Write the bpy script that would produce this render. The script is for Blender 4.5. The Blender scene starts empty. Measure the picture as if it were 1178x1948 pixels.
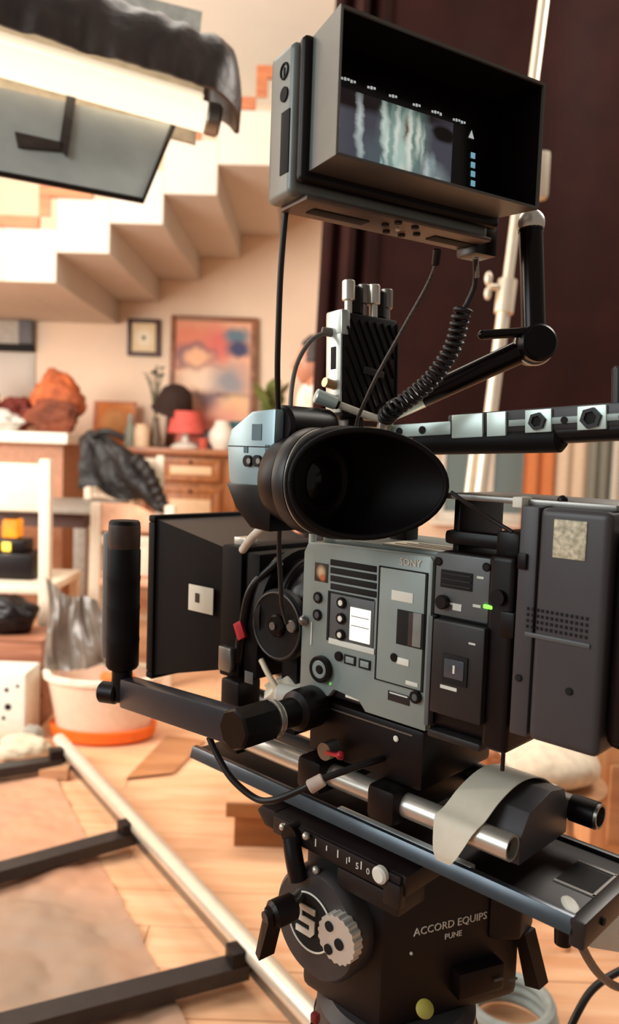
import bpy, bmesh, math, random
from mathutils import Vector, Matrix, Euler

random.seed(7)
scene = bpy.context.scene
COL = scene.collection

# ------------------------------------------------------------------ camera
FPX, CX, CY = 1500.0, 589.0, 974.0            # focal length and centre for a 1178 x 1948 frame
PITCH = math.atan(114 / 1500.0)
ROLL = math.radians(2.0)
EYE = Vector((0.0, 0.0, 1.05))
FW = Vector((0, math.cos(PITCH), -math.sin(PITCH)))
U0 = Vector((0, math.sin(PITCH), math.cos(PITCH)))
R0 = Vector((1, 0, 0))
CUP = U0 * math.cos(ROLL) - R0 * math.sin(ROLL)
CRT = R0 * math.cos(ROLL) + U0 * math.sin(ROLL)
cd = bpy.data.cameras.new('camera')
cam = bpy.data.objects.new('camera', cd)
COL.objects.link(cam)
rm = Matrix((CRT, CUP, -FW)).transposed()
cam.matrix_world = Matrix.Translation(EYE) @ rm.to_4x4()
cd.sensor_fit = 'HORIZONTAL'
cd.sensor_width = 36.0
cd.lens = FPX / 1178.0 * 36.0
cd.clip_start = 0.02
cd.dof.use_dof = True
cd.dof.focus_distance = 0.68
cd.dof.aperture_fstop = 9.0
scene.camera = cam

# ------------------------------------------------------------------ world, lights, exposure
vs = scene.view_settings
vs.view_transform = 'Standard'
vs.look = 'None'
vs.gamma = 1.0
vs.use_curve_mapping = False
vs.exposure = 0.0
world = bpy.data.worlds.new('world')
scene.world = world
world.use_nodes = True
bg = world.node_tree.nodes['Background']
bg.inputs[0].default_value = (1.0, 0.88, 0.78, 1)
bg.inputs[1].default_value = 0.25

def area(name, loc, target, sx, sy, power, col):
    ld = bpy.data.lights.new(name, 'AREA')
    ld.shape = 'RECTANGLE'; ld.size = sx; ld.size_y = sy
    ld.energy = power; ld.color = col
    o = bpy.data.objects.new(name, ld)
    COL.objects.link(o)
    o.location = loc
    d = Vector(target) - Vector(loc)
    o.rotation_euler = d.to_track_quat('-Z', 'Y').to_euler()
    return o

area('ceiling_fill', (-1.3, 2.9, 3.5), (-1.3, 4.2, 0.0), 2.4, 1.4, 55, (1.0, 0.93, 0.84))  # added soft light under the ceiling to brighten the background, no fitting
area('left_front_key', (-2.7, 1.5, 2.0), (-0.7, 6.2, 1.7), 1.6, 1.8, 185, (1.0, 0.95, 0.88))  # added front key to lift the back wall, no window there
area('cool_panel_fill', (-2.6, -0.6, 2.1), (0.0, 0.8, 0.9), 1.6, 1.6, 46, (0.88, 0.97, 1.0))  # added cool light for the operator panel, no window there
area('high_back_light', (1.9, 2.6, 3.0), (0.3, 1.6, 0.0), 1.4, 1.0, 60, (1.0, 0.93, 0.84))  # unseen soft light behind the rig at high right, no window there

# ------------------------------------------------------------------ measuring helpers (photo point -> point on a real plane)
def ray(x, y):
    return FW + CRT * ((x - CX) / FPX) - CUP * ((y - CY) / FPX)
def at(x, y, d):
    return EYE + ray(x, y) * d
def on_plane(x, y, p0, n):
    k = ray(x, y); p0 = Vector(p0); n = Vector(n)
    return EYE + k * ((p0 - EYE).dot(n) / k.dot(n))
def on_floor(x, y, z=0.0):
    return on_plane(x, y, (0, 0, z), (0, 0, 1))
def on_y(x, y, Y):
    return on_plane(x, y, (0, Y, 0), (0, 1, 0))

# the film camera's own frame: u along the lens, v towards its operator side, z up from eye height
A = Vector((-0.72681904, 0.686829, 0)); NV = Vector((-0.686829, -0.72681904, 0)); ZV = Vector((0, 0, 1))
P0 = Vector((0.10345685, 0.64097862, 1.05))
RIG = Matrix.Translation(P0) @ Matrix((A, NV, ZV)).transposed().to_4x4()
RIGI = RIG.inverted()
def rv(x, y, v=0.0):
    return RIGI @ on_plane(x, y, P0 + NV * v, NV)
def rat(x, y, d):
    return RIGI @ at(x, y, d)
# the monitor's frame: a along its width, b backwards, z up
MW = Vector((0.853, 0.523, 0)).normalized(); MB_ = Vector((-MW.y, MW.x, 0))
M0 = Vector((0.00827, 0.57107, 1.3064))
MON = Matrix.Translation(M0) @ Matrix((MW, MB_, ZV)).transposed().to_4x4()
MONI = MON.inverted()
def mfr(x, y, b=0.0):
    return MONI @ on_plane(x, y, M0 + MB_ * b, MB_)
def msd(x, y, a=0.0):
    return MONI @ on_plane(x, y, M0 + MW * a, MW)
def mbt(x, y, z):
    return MONI @ on_plane(x, y, M0 + ZV * z, ZV)
ID = Matrix.Identity(4)

# ------------------------------------------------------------------ materials
def lin(c):
    return tuple(((v / 255) / 12.92 if v / 255 <= 0.04045 else ((v / 255 + 0.055) / 1.055) ** 2.4) for v in c)
MATS = {}
def mat(name, col, rough=0.5, metal=0.0, var=0.15, scale=40.0, bump=0.0, bscale=None, emit=0.0, trans=0.0, alpha=1.0, coat=0.0, spec=0.5):
    if name in MATS: return MATS[name]
    m = bpy.data.materials.new(name); m.use_nodes = True
    nt = m.node_tree; b = nt.nodes['Principled BSDF']
    c = lin(col)
    tc = nt.nodes.new('ShaderNodeTexCoord')
    nz = nt.nodes.new('ShaderNodeTexNoise'); nz.inputs['Scale'].default_value = scale; nz.inputs['Detail'].default_value = 5
    nt.links.new(tc.outputs['Object'], nz.inputs['Vector'])
    rp = nt.nodes.new('ShaderNodeValToRGB')
    rp.color_ramp.elements[0].position = 0.3; rp.color_ramp.elements[1].position = 0.7
    rp.color_ramp.elements[0].color = tuple(x * (1 - var) for x in c) + (1,)
    rp.color_ramp.elements[1].color = tuple(min(1, x * (1 + var)) for x in c) + (1,)
    nt.links.new(nz.outputs['Fac'], rp.inputs['Fac'])
    nt.links.new(rp.outputs['Color'], b.inputs['Base Color'])
    b.inputs['Roughness'].default_value = rough
    b.inputs['Metallic'].default_value = metal
    b.inputs['Specular IOR Level'].default_value = spec
    if coat: b.inputs['Coat Weight'].default_value = coat
    if emit:
        nt.links.new(rp.outputs['Color'], b.inputs['Emission Color']); b.inputs['Emission Strength'].default_value = emit
    if trans: b.inputs['Transmission Weight'].default_value = trans
    if alpha < 1: b.inputs['Alpha'].default_value = alpha
    if bump:
        n2 = nt.nodes.new('ShaderNodeTexNoise'); n2.inputs['Scale'].default_value = bscale or scale * 4; n2.inputs['Detail'].default_value = 4
        nt.links.new(tc.outputs['Object'], n2.inputs['Vector'])
        bp = nt.nodes.new('ShaderNodeBump'); bp.inputs['Strength'].default_value = bump; bp.inputs['Distance'].default_value = 0.01
        nt.links.new(n2.outputs['Fac'], bp.inputs['Height']); nt.links.new(bp.outputs['Normal'], b.inputs['Normal'])
    MATS[name] = m
    return m

def patch_mat(name, base, patches, w, h, rough=0.6, wob=0.06, emit=0.0):
    """flat print: soft ellipses of colour (x, z, rx, rz, colour) in 0..1 of a sheet w x h, object X / Z coordinates"""
    m = bpy.data.materials.new(name); m.use_nodes = True
    nt = m.node_tree; b = nt.nodes['Principled BSDF']; L = nt.links.new
    tc = nt.nodes.new('ShaderNodeTexCoord')
    mp = nt.nodes.new('ShaderNodeMapping'); mp.inputs['Scale'].default_value = (1 / w, 1, 1 / h)
    L(tc.outputs['Object'], mp.inputs['Vector'])
    nz = nt.nodes.new('ShaderNodeTexNoise'); nz.inputs['Scale'].default_value = 6; nz.inputs['Detail'].default_value = 3
    L(mp.outputs['Vector'], nz.inputs['Vector'])
    sb = nt.nodes.new('ShaderNodeVectorMath'); sb.operation = 'SUBTRACT'; sb.inputs[1].default_value = (0.5, 0.5, 0.5); L(nz.outputs['Color'], sb.inputs[0])
    sc = nt.nodes.new('ShaderNodeVectorMath'); sc.operation = 'SCALE'; sc.inputs['Scale'].default_value = wob * 2; L(sb.outputs[0], sc.inputs[0])
    ad = nt.nodes.new('ShaderNodeVectorMath'); ad.operation = 'ADD'; L(mp.outputs['Vector'], ad.inputs[0]); L(sc.outputs[0], ad.inputs[1])
    prev = None
    for (x, z, rx, rz, c, soft) in patches:
        q = nt.nodes.new('ShaderNodeMapping'); q.vector_type = 'TEXTURE'
        q.inputs['Location'].default_value = (x, 0, z); q.inputs['Scale'].default_value = (rx, 1e3, rz)
        L(ad.outputs[0], q.inputs['Vector'])
        ln = nt.nodes.new('ShaderNodeVectorMath'); ln.operation = 'LENGTH'; L(q.outputs[0], ln.inputs[0])
        mr = nt.nodes.new('ShaderNodeMapRange'); mr.inputs['From Min'].default_value = 1 - soft; mr.inputs['From Max'].default_value = 1 + soft
        mr.inputs['To Min'].default_value = 1; mr.inputs['To Max'].default_value = 0; L(ln.outputs['Value'], mr.inputs['Value'])
        mx = nt.nodes.new('ShaderNodeMix'); mx.data_type = 'RGBA'
        L(mr.outputs['Result'], mx.inputs['Factor'])
        if prev is None: mx.inputs['A'].default_value = lin(base) + (1,)
        else: L(prev, mx.inputs['A'])
        mx.inputs['B'].default_value = lin(c) + (1,)
        prev = mx.outputs['Result']
    L(prev, b.inputs['Base Color']); b.inputs['Roughness'].default_value = rough
    if emit:
        L(prev, b.inputs['Emission Color']); b.inputs['Emission Strength'].default_value = emit
    return m

# ------------------------------------------------------------------ mesh helpers
class MB:
    def __init__(self): self.bm = bmesh.new()
    def _merge(self, b2, M=None):
        if M is not None: b2.transform(M)
        me = bpy.data.meshes.new('t'); b2.to_mesh(me); b2.free()
        self.bm.from_mesh(me); bpy.data.meshes.remove(me); return self
    def box(self, c, s, bev=0.0, rot=None, seg=2):
        b = bmesh.new(); bmesh.ops.create_cube(b, size=1.0); b.transform(Matrix.Diagonal((s[0], s[1], s[2], 1)))
        if bev: bmesh.ops.bevel(b, geom=b.edges[:], offset=min(bev, min(s) * 0.48), segments=seg, affect='EDGES', profile=0.6)
        M = Matrix.Translation(Vector(c))
        if rot is not None: M = M @ (rot.to_4x4() if isinstance(rot, Matrix) else Euler(rot).to_matrix().to_4x4())
        return self._merge(b, M)
    def span(self, a, b, bev=0.0, seg=2):
        a = Vector(a); b = Vector(b)
        return self.box((a + b) / 2, [abs(x) for x in (b - a)], bev, seg=seg)
    def cyl(self, p, q, r, r2=None, n=28, bev=0.0):
        p = Vector(p); q = Vector(q); h = (q - p).length; r2 = r if r2 is None else r2
        if bev: return self.lathe([(0, 0), (r - bev, 0), (r, bev), (r2, h - bev), (r2 - bev, h), (0, h)], p, q - p, n)
        return self.lathe([(0, 0), (r, 0), (r2, h), (0, h)], p, q - p, n)
    def lathe(self, prof, o, axis, n=32, sc=(1, 1)):
        """profile of (radius, distance along axis)"""
        z = Vector(axis).normalized(); x = z.orthogonal().normalized(); y = z.cross(x); o = Vector(o); bm = self.bm
        rings = []
        for r, t in prof:
            if r < 1e-7: rings.append([bm.verts.new(o + z * t)])
            else: rings.append([bm.verts.new(o + z * t + x * (r * sc[0] * math.cos(2 * math.pi * k / n)) + y * (r * sc[1] * math.sin(2 * math.pi * k / n))) for k in range(n)])
        for a, b in zip(rings, rings[1:]):
            for k in range(n):
                j = (k + 1) % n
                if len(a) == 1 and len(b) == 1: continue
                if len(a) == 1: bm.faces.new((a[0], b[j], b[k]))
                elif len(b) == 1: bm.faces.new((a[k], a[j], b[0]))
                else: bm.faces.new((a[k], a[j], b[j], b[k]))
        return self
    def tube(self, pts, r, n=10, smooth=6, radii=None):
        pts = [Vector(p) for p in pts]
        if smooth and len(pts) > 2: pts, ts = catmull(pts, smooth)
        else: ts = [i / max(1, len(pts) - 1) for i in range(len(pts))]
        bm = self.bm; rings = []
        tg = [(pts[min(i + 1, len(pts) - 1)] - pts[max(i - 1, 0)]).normalized() for i in range(len(pts))]
        x = tg[0].orthogonal().normalized()
        for i, p in enumerate(pts):
            x = (x - tg[i] * x.dot(tg[i])).normalized(); y = tg[i].cross(x)
            rr = r if radii is None else radii(ts[i])
            rings.append([bm.verts.new(p + x * (rr * math.cos(2 * math.pi * k / n)) + y * (rr * math.sin(2 * math.pi * k / n))) for k in range(n)])
        for a, b in zip(rings, rings[1:]):
            for k in range(n): bm.faces.new((a[k], a[(k + 1) % n], b[(k + 1) % n], b[k]))
        bm.faces.new(rings[0][::-1]); bm.faces.new(rings[-1])
        return self
    def prism(self, poly, o, ex, ey, ez, d, bev=0.0):
        """polygon in (ex, ey) from o, extruded by d along ez"""
        b = bmesh.new(); o = Vector(o); ex = Vector(ex); ey = Vector(ey); ez = Vector(ez)
        lo = [b.verts.new(o + ex * x + ey * y) for x, y in poly]
        hi = [b.verts.new(o + ex * x + ey * y + ez * d) for x, y in poly]
        n = len(poly)
        b.faces.new(lo[::-1]); b.faces.new(hi)
        for k in range(n): b.faces.new((lo[k], lo[(k + 1) % n], hi[(k + 1) % n], hi[k]))
        bmesh.ops.recalc_face_normals(b, faces=b.faces[:])
        if bev: bmesh.ops.bevel(b, geom=b.edges[:], offset=bev, segments=2, affect='EDGES', profile=0.6)
        return self._merge(b)
    def hexa(self, p):
        """8 corners: 4 of one face, 4 of the opposite, same order"""
        b = bmesh.new(); v = [b.verts.new(Vector(x)) for x in p]
        for f in ((0, 1, 2, 3), (7, 6, 5, 4), (0, 4, 5, 1), (1, 5, 6, 2), (2, 6, 7, 3), (3, 7, 4, 0)): b.faces.new([v[i] for i in f])
        bmesh.ops.recalc_face_normals(b, faces=b.faces[:])
        return self._merge(b)
    def sheet(self, fn, nu, nv, thick=0.0):
        """grid of fn(s, t) with s, t in 0..1; solid when thick"""
        b = bmesh.new()
        g = [[b.verts.new(Vector(fn(i / nu, j / nv))) for j in range(nv + 1)] for i in range(nu + 1)]
        for i in range(nu):
            for j in range(nv): b.faces.new((g[i][j], g[i + 1][j], g[i + 1][j + 1], g[i][j + 1]))
        if thick: 
            bmesh.ops.recalc_face_normals(b, faces=b.faces[:])
            bmesh.ops.solidify(b, geom=b.faces[:], thickness=thick)
        return self._merge(b)
    def ball(self, c, r, sc=(1, 1, 1), n=20):
        b = bmesh.new(); bmesh.ops.create_uvsphere(b, u_segments=n, v_segments=max(8, n * 2 // 3), radius=r)
        return self._merge(b, Matrix.Translation(Vector(c)) @ Matrix.Diagonal((sc[0], sc[1], sc[2], 1)))
    def torus(self, c, axis, R, r, n=32, m=8):
        z = Vector(axis).normalized(); x = z.orthogonal().normalized(); y = z.cross(x); c = Vector(c)
        pts = [(R + r * math.cos(2 * math.pi * k / m), r * math.sin(2 * math.pi * k / m)) for k in range(m + 1)]
        bm = self.bm; rings = []
        for i in range(n):
            a = 2 * math.pi * i / n; d = x * math.cos(a) + y * math.sin(a)
            rings.append([bm.verts.new(c + d * p[0] + z * p[1]) for p in pts[:-1]])
        for i in range(n):
            p, q = rings[i], rings[(i + 1) % n]
            for k in range(m): bm.faces.new((p[k], q[k], q[(k + 1) % m], p[(k + 1) % m]))
        return self
    def text(self, s, o, ex, ey, size, d=0.0004):
        cu = bpy.data.curves.new('t', 'FONT'); cu.body = s; cu.size = size; cu.extrude = d; cu.align_x = 'CENTER'; cu.align_y = 'CENTER'; cu.resolution_u = 2
        ob = bpy.data.objects.new('t', cu); COL.objects.link(ob)
        dg = bpy.context.evaluated_depsgraph_get(); me = bpy.data.meshes.new_from_object(ob.evaluated_get(dg))
        ex = Vector(ex); ey = Vector(ey); ez = ex.cross(ey)
        me.transform(Matrix.Translation(Vector(o)) @ Matrix((ex, ey, ez)).transposed().to_4x4())
        self.bm.from_mesh(me); bpy.data.objects.remove(ob); bpy.data.curves.remove(cu); bpy.data.meshes.remove(me)
        return self
    def mesh(self, name, base, angle=38):
        bm = self.bm
        bmesh.ops.translate(bm, vec=-Vector(base), verts=bm.verts[:])
        bmesh.ops.recalc_face_normals(bm, faces=bm.faces[:])
        me = bpy.data.meshes.new(name); bm.to_mesh(me); bm.free()
        me.polygons.foreach_set('use_smooth', [True] * len(me.polygons))
        me.set_sharp_from_angle(angle=math.radians(angle))
        return me

def catmull(pts, k):
    P = [pts[0] * 2 - pts[1]] + pts + [pts[-1] * 2 - pts[-2]]
    out = []; ts = []; n = len(pts) - 1
    for i in range(n):
        a, b, c, d = P[i:i + 4]
        for j in range(k):
            t = j / k
            out.append(0.5 * ((2 * b) + (c - a) * t + (2 * a - 5 * b + 4 * c - d) * t * t + (3 * b - a - 3 * c + d) * t ** 3)); ts.append((i + t) / n)
    out.append(pts[-1]); ts.append(1.0)
    return out, ts

BASE = {}
def _tag(o, label, cat, group=None):
    o['label'] = label; o['category'] = cat
    if group: o['group'] = group
def thing(name, label, cat, base=(0, 0, 0), fr=ID, group=None):
    o = bpy.data.objects.new(name, None); COL.objects.link(o)
    o.empty_display_size = 0.05
    o.matrix_world = fr @ Matrix.Translation(Vector(base))
    BASE[o] = Vector(base); _tag(o, label, cat, group)
    return o
def part(name, mb, m, parent, label=None, angle=38, kind=None):
    me = mb.mesh(name, BASE[parent], angle); me.materials.append(m)
    o = bpy.data.objects.new(name, me); COL.objects.link(o); o.parent = parent
    BASE[o] = BASE[parent]
    if label: o['label'] = label
    if kind: o['kind'] = kind
    return o
def solo(name, label, cat, mb, m, base=(0, 0, 0), fr=ID, group=None, angle=38):
    me = mb.mesh(name, base, angle); me.materials.append(m)
    o = bpy.data.objects.new(name, me); COL.objects.link(o)
    o.matrix_world = fr @ Matrix.Translation(Vector(base)); BASE[o] = Vector(base)
    _tag(o, label, cat, group)
    return o
def struct(name, mb, m, base=(0, 0, 0), angle=38):
    me = mb.mesh(name, base, angle); me.materials.append(m)
    o = bpy.data.objects.new(name, me); COL.objects.link(o); o.location = base; BASE[o] = Vector(base)
    o['kind'] = 'structure'
    return o
def share(src, parent, loc, rz=0.0, name=None, label=None):
    """another piece that shares the mesh of src"""
    c = bpy.data.objects.new(name or src.data.name, src.data); COL.objects.link(c)
    c.parent = parent; c.location = loc; c.rotation_euler = (0, 0, rz)
    if label: c['label'] = label
    return c

# colours
BLACK = mat('black_plastic', (17, 7, 7), 0.4, var=0.25, spec=0.28)
BLACKM = mat('black_metal', (18, 9, 8), 0.3, 0.3, var=0.2, spec=0.4)
RUBBER = mat('black_rubber', (8, 3, 3), 0.6, var=0.2, spec=0.22)
CHAR = mat('charcoal_metal', (48, 44, 44), 0.38, 0.3, var=0.12)
SLATE = mat('slate_paint', (150, 160, 155), 0.42, 0.2, var=0.06, scale=25)
SLATED = mat('dark_slate_paint', (96, 98, 98), 0.42, 0.2, var=0.08, scale=25)
SILVER = mat('brushed_silver', (226, 220, 208), 0.3, 0.75, var=0.08)
STEEL = mat('dull_steel', (150, 146, 140), 0.35, 0.9, var=0.1)
WHITEP = mat('white_paint', (242, 232, 215), 0.5, var=0.04)
CREAM = mat('cream_tape', (238, 228, 206), 0.55, var=0.05, scale=60, bump=0.03)
LABEL = mat('white_label', (240, 236, 222), 0.5, var=0.05)
HOLE = mat('dark_hole', (8, 3, 3), 0.8, var=0.1)
ORANGE = mat('orange_plastic', (240, 110, 30), 0.5, var=0.1)
REDM = mat('red_anodised', (190, 50, 60), 0.35, 0.5, var=0.1)
MINT = mat('mint_painted_metal', (214, 230, 222), 0.35, 0.35, var=0.05)

# =================================================================== THE SETTING
def wood_mat(name, c1, c2, scale=3.0, axis_scale=(1, 8, 8), rough=0.45, rand=0.18):
    m = bpy.data.materials.new(name); m.use_nodes = True; nt = m.node_tree; b = nt.nodes['Principled BSDF']; L = nt.links.new
    tc = nt.nodes.new('ShaderNodeTexCoord'); oi = nt.nodes.new('ShaderNodeObjectInfo')
    mp = nt.nodes.new('ShaderNodeMapping'); mp.inputs['Scale'].default_value = axis_scale
    cb = nt.nodes.new('ShaderNodeVectorMath'); cb.operation = 'SCALE'; cb.inputs[0].default_value = (31, 17, 5); L(oi.outputs['Random'], cb.inputs['Scale'])
    ad = nt.nodes.new('ShaderNodeVectorMath'); L(tc.outputs['Object'], ad.inputs[0]); L(cb.outputs[0], ad.inputs[1]); L(ad.outputs[0], mp.inputs['Vector'])
    nz = nt.nodes.new('ShaderNodeTexNoise'); nz.inputs['Scale'].default_value = scale; nz.inputs['Detail'].default_value = 6; nz.inputs['Distortion'].default_value = 0.8
    L(mp.outputs['Vector'], nz.inputs['Vector'])
    rp = nt.nodes.new('ShaderNodeValToRGB'); rp.color_ramp.elements[0].position = 0.35; rp.color_ramp.elements[1].position = 0.65
    rp.color_ramp.elements[0].color = lin(c1) + (1,); rp.color_ramp.elements[1].color = lin(c2) + (1,)
    L(nz.outputs['Fac'], rp.inputs['Fac'])
    mr = nt.nodes.new('ShaderNodeMapRange'); mr.inputs['To Min'].default_value = 1 - rand; mr.inputs['To Max'].default_value = 1 + rand * 0.4; L(oi.outputs['Random'], mr.inputs['Value'])
    hs = nt.nodes.new('ShaderNodeHueSaturation'); L(mr.outputs['Result'], hs.inputs['Value']); L(rp.outputs['Color'], hs.inputs['Color'])
    L(hs.outputs['Color'], b.inputs['Base Color']); b.inputs['Roughness'].default_value = rough
    bp = nt.nodes.new('ShaderNodeBump'); bp.inputs['Strength'].default_value = 0.08; L(nz.outputs['Fac'], bp.inputs['Height']); L(bp.outputs['Normal'], b.inputs['Normal'])
    return m
FLOORW = wood_mat('pale_wood_planks', (228, 168, 124), (242, 194, 152), rough=0.4, rand=0.07)
PEACH = mat('peach_wall_paint', (246, 218, 190), 0.8, var=0.04, scale=3)
CEILM = mat('white_ceiling_paint', (248, 247, 240), 0.8, var=0.02, scale=3)
STAIRM = mat('white_stair_plaster', (214, 202, 188), 0.75, var=0.03, scale=4)
TRIMW = wood_mat('orange_wood_trim', (176, 96, 52), (200, 122, 72), rand=0.1)

fl = struct('floor', MB().span((-4, -1.2, -0.06), (3.6, 6.2, -0.014)), mat('floor_joint', (176, 122, 86), 0.7, var=0.1))
ROW, LEN = 0.14, 1.3
pb = MB().box((0, 0, 0), (LEN - 0.002, ROW - 0.002, 0.014), 0.0012, seg=1)
pm = pb.mesh('plank', (0, 0, 0)); pm.materials.append(FLOORW)
for j in range(30):
    y = 0.75 + j * ROW; off = (j * 0.47) % LEN
    for i in range(6):
        x = -4.0 + LEN / 2 - off + i * LEN
        if x > 3.2 or x < -3.3: continue
        if abs(x) > 0.9 + 0.62 * y: continue
        c = bpy.data.objects.new('plank', pm); COL.objects.link(c); c.parent = fl; c.location = (x, y, -0.007)
b = MB().span((-4, 0.75 + 29.5 * ROW, -0.014), (3.6, 6.2, 0))
part('floor_far', b, FLOORW, fl)

wb = MB()
wb.span((-4, 6.2, 0), (1.0, 6.35, 3.65)); wb.span((2.7, 6.2, 0), (3.6, 6.35, 3.65)); wb.span((1.0, 6.2, 1.9), (2.7, 6.35, 3.65)); wb.span((1.0, 6.2, 0), (2.7, 6.35, 0.55))
struct('wall_back', wb, PEACH)
struct('wall_left', MB().span((-4.15, 2.0, 0), (-4, 6.35, 3.65)), PEACH)
struct('ceiling', MB().span((-4, 2.7, 3.65), (3.6, 6.35, 3.75)), CEILM)
struct('baseboard_back', MB().span((-4, 6.18, 0), (1.0, 6.2, 0.09), 0.004), TRIMW)

# window behind the backdrop, with curtains
win = struct('window_1', MB().span((1.0, 6.22, 0.55), (1.06, 6.30, 1.9), 0.004).span((2.64, 6.22, 0.55), (2.7, 6.30, 1.9), 0.004).span((1.06, 6.22, 0.55), (2.64, 6.30, 0.62), 0.004).span((1.06, 6.22, 1.83), (2.64, 6.30, 1.9), 0.004), WHITEP)
for x in (1.33, 1.42, 2.0):
    part('window_mullion', MB().span((x - 0.025, 6.225, 0.62), (x + 0.025, 6.295, 1.83), 0.003), WHITEP, win)
GLASS = mat('pale_window_glass', (196, 214, 210), 0.12, var=0.03, trans=0.85)
for x0, x1 in ((1.06, 1.305), (1.355, 1.395), (1.445, 1.975), (2.025, 2.64)):
    part('pane', MB().span((x0, 6.255, 0.62), (x1, 6.262, 1.83)), GLASS, win)
struct('trim_1', MB().span((0.94, 6.08, 0.52), (2.78, 6.22, 0.555), 0.005), WHITEP)
CURT = [('orange', (226, 140, 86)), ('cream', (244, 222, 194)), ('grey green', (150, 152, 140)), ('white', (240, 236, 220)), ('peach', (240, 200, 165))]
cx = 1.62
for i, (nm, c) in enumerate(CURT):
    w = (0.24, 0.24, 0.16, 0.22, 0.3)[i]
    def cf(s, t, x0=cx, w=w, i=i):
        return (x0 + s * w, 6.02 + 0.022 * math.sin(s * math.pi * 4 + i) * (0.5 + 0.5 * (1 - t)), 0.5 + t * 1.55)
    solo('curtain', nm + ' curtain panel at the window seen below the top handle' if i < 4 else 'peach curtain panel rightmost at the window', 'curtain',
         MB().sheet(cf, 24, 6, 0.004), mat('curtain_' + nm.replace(' ', '_'), c, 0.85, var=0.05), base=(cx + w / 2, 6.02, 0.5), group='window curtains')
    cx += w + 0.012
solo('curtain_rail', 'thin white rail carrying the window curtains', 'curtain rail', MB().cyl((0.95, 6.02, 2.06), (2.95, 6.02, 2.06), 0.012).box((1.0, 6.1, 2.06), (0.02, 0.2, 0.02)).box((2.9, 6.1, 2.06), (0.02, 0.2, 0.02)), WHITEP, base=(1.9, 6.02, 2.06))

# folded staircase on the back wall
st = thing('staircase', 'white stepped staircase with wood edging climbing the back wall', 'staircase', (-1.5, 5.45, 0))
for k in range(-1, 5):
    x0 = -1.53 + 0.31 * k; z0 = 2.161 + 0.177 * k
    s = part('step', MB().span((x0, 4.7, z0), (x0 + 0.31, 6.19, z0 + 0.31), 0.004, seg=1), STAIRM, st)
    part('edging', MB().span((x0 - 0.10, 4.685, z0 + 0.31), (x0 + 0.209, 4.72, z0 + 0.375)), TRIMW, s)
    part('edging', MB().span((x0 - 0.10, 4.686, z0 + 0.200), (x0 - 0.035, 4.6995, z0 + 0.309)), TRIMW, s)

part('landing', MB().span((-3.98, 4.7, 1.984), (-1.841, 6.19, 2.294), .004, seg=1), STAIRM, st)
part('landing_edging', MB().span((-3.98, 4.685, 2.117), (-1.94, 4.6995, 2.182)), TRIMW, st)

# =================================================================== BACKGROUND THINGS
# sideboard with drawers
WOODO = wood_mat('honey_wood', (158, 92, 42), (196, 124, 64), axis_scale=(8, 8, 1), rand=0.08)
CREAMW = mat('cream_inlay', (246, 206, 160), 0.5, var=0.05)
sb = thing('sideboard', 'honey wood sideboard with cream inlaid drawers below the big painting', 'sideboard', (-1.1, 5.95, 0))
part('carcass', MB().span((-1.72, 5.78, 0.06), (-0.52, 6.17, 1.0), 0.004), WOODO, sb)
part('top', MB().span((-1.78, 5.70, 1.0), (-0.47, 6.18, 1.045), 0.008), mat('sideboard_top', (176, 112, 72), 0.4), sb)
part('plinth', MB().span((-1.68, 5.80, 0.0), (-0.56, 6.15, 0.06)), WOODO, sb)
for i, x0 in enumerate((-1.64, -1.10)):
    for (nm, z0, z1) in (('drawer', 0.80, 0.975), ('door', 0.1, 0.765)):
        d = part(nm, MB().span((x0, 5.755, z0), (x0 + 0.45, 5.79, z1), 0.006), WOODO, sb)
        for a, bq in (((x0 + .015, 5.742, z0 + .012), (x0 + .435, 5.76, z0 + .04)), ((x0 + .015, 5.742, z1 - .04), (x0 + .435, 5.76, z1 - .012)), ((x0 + .015, 5.742, z0 + .04), (x0 + .05, 5.76, z1 - .04)), ((x0 + .40, 5.742, z0 + .04), (x0 + .435, 5.76, z1 - .04))):
            part('moulding', MB().span(a, bq, 0.004), WOODO, d)
        part('inlay', MB().span((x0 + .075, 5.746, z0 + (.055 if nm == 'drawer' else .08)), (x0 + .375, 5.757, z1 - (.06 if nm == 'drawer' else .09)), 0.003), CREAMW, d)
        part('knob', MB().ball((x0 + .225, 5.732, z1 - .028), 0.013), mat('dark_brass', (70, 40, 24), 0.4, 0.6), d)
for x in (-1.70, -0.60):
    part('pilaster', MB().span((x, 5.75, 0.06), (x + 0.06, 5.79, 1.0), 0.006), WOODO, sb)

# large abstract painting leaning on the sideboard
pw, ph = 0.60, 0.96
PAINT = patch_mat('abstract_paint', (238, 176, 140), [
    (.25, .86, .40, .16, (226, 132, 100), .5), (.62, .84, .16, .14, (222, 110, 96), .5), (.86, .90, .16, .07, (96, 120, 134), .4), (.88, .80, .15, .06, (58, 60, 96), .4),
    (.3, .74, .26, .10, (120, 84, 96), .35), (.34, .735, .17, .06, (246, 184, 140), .4), (.36, .655, .3, .018, (160, 90, 70), .6), (.4, .55, .32, .10, (244, 208, 178), .5), (.78, .54, .22, .13, (150, 144, 146), .6),
    (.60, .43, .40, .022, (120, 80, 70), .7), (.52, .36, .15, .09, (132, 106, 112), .6), (.86, .33, .18, .09, (240, 196, 140), .6), (.70, .22, .34, .12, (236, 158, 130), .6), (.30, .16, .24, .13, (228, 100, 86), .5), (.6, .10, .2, .06, (232, 140, 120), .6), (.9, .12, .2, .08, (240, 160, 110), .6)], pw, ph)
lean = Matrix.Translation(Vector((-1.115, 6.085, 1.046))) @ Euler((-0.075, 0, 0.0)).to_matrix().to_4x4()
FRAMEB = wood_mat('brown_frame_wood', (128, 78, 48), (164, 108, 70), rand=0.05)
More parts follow.
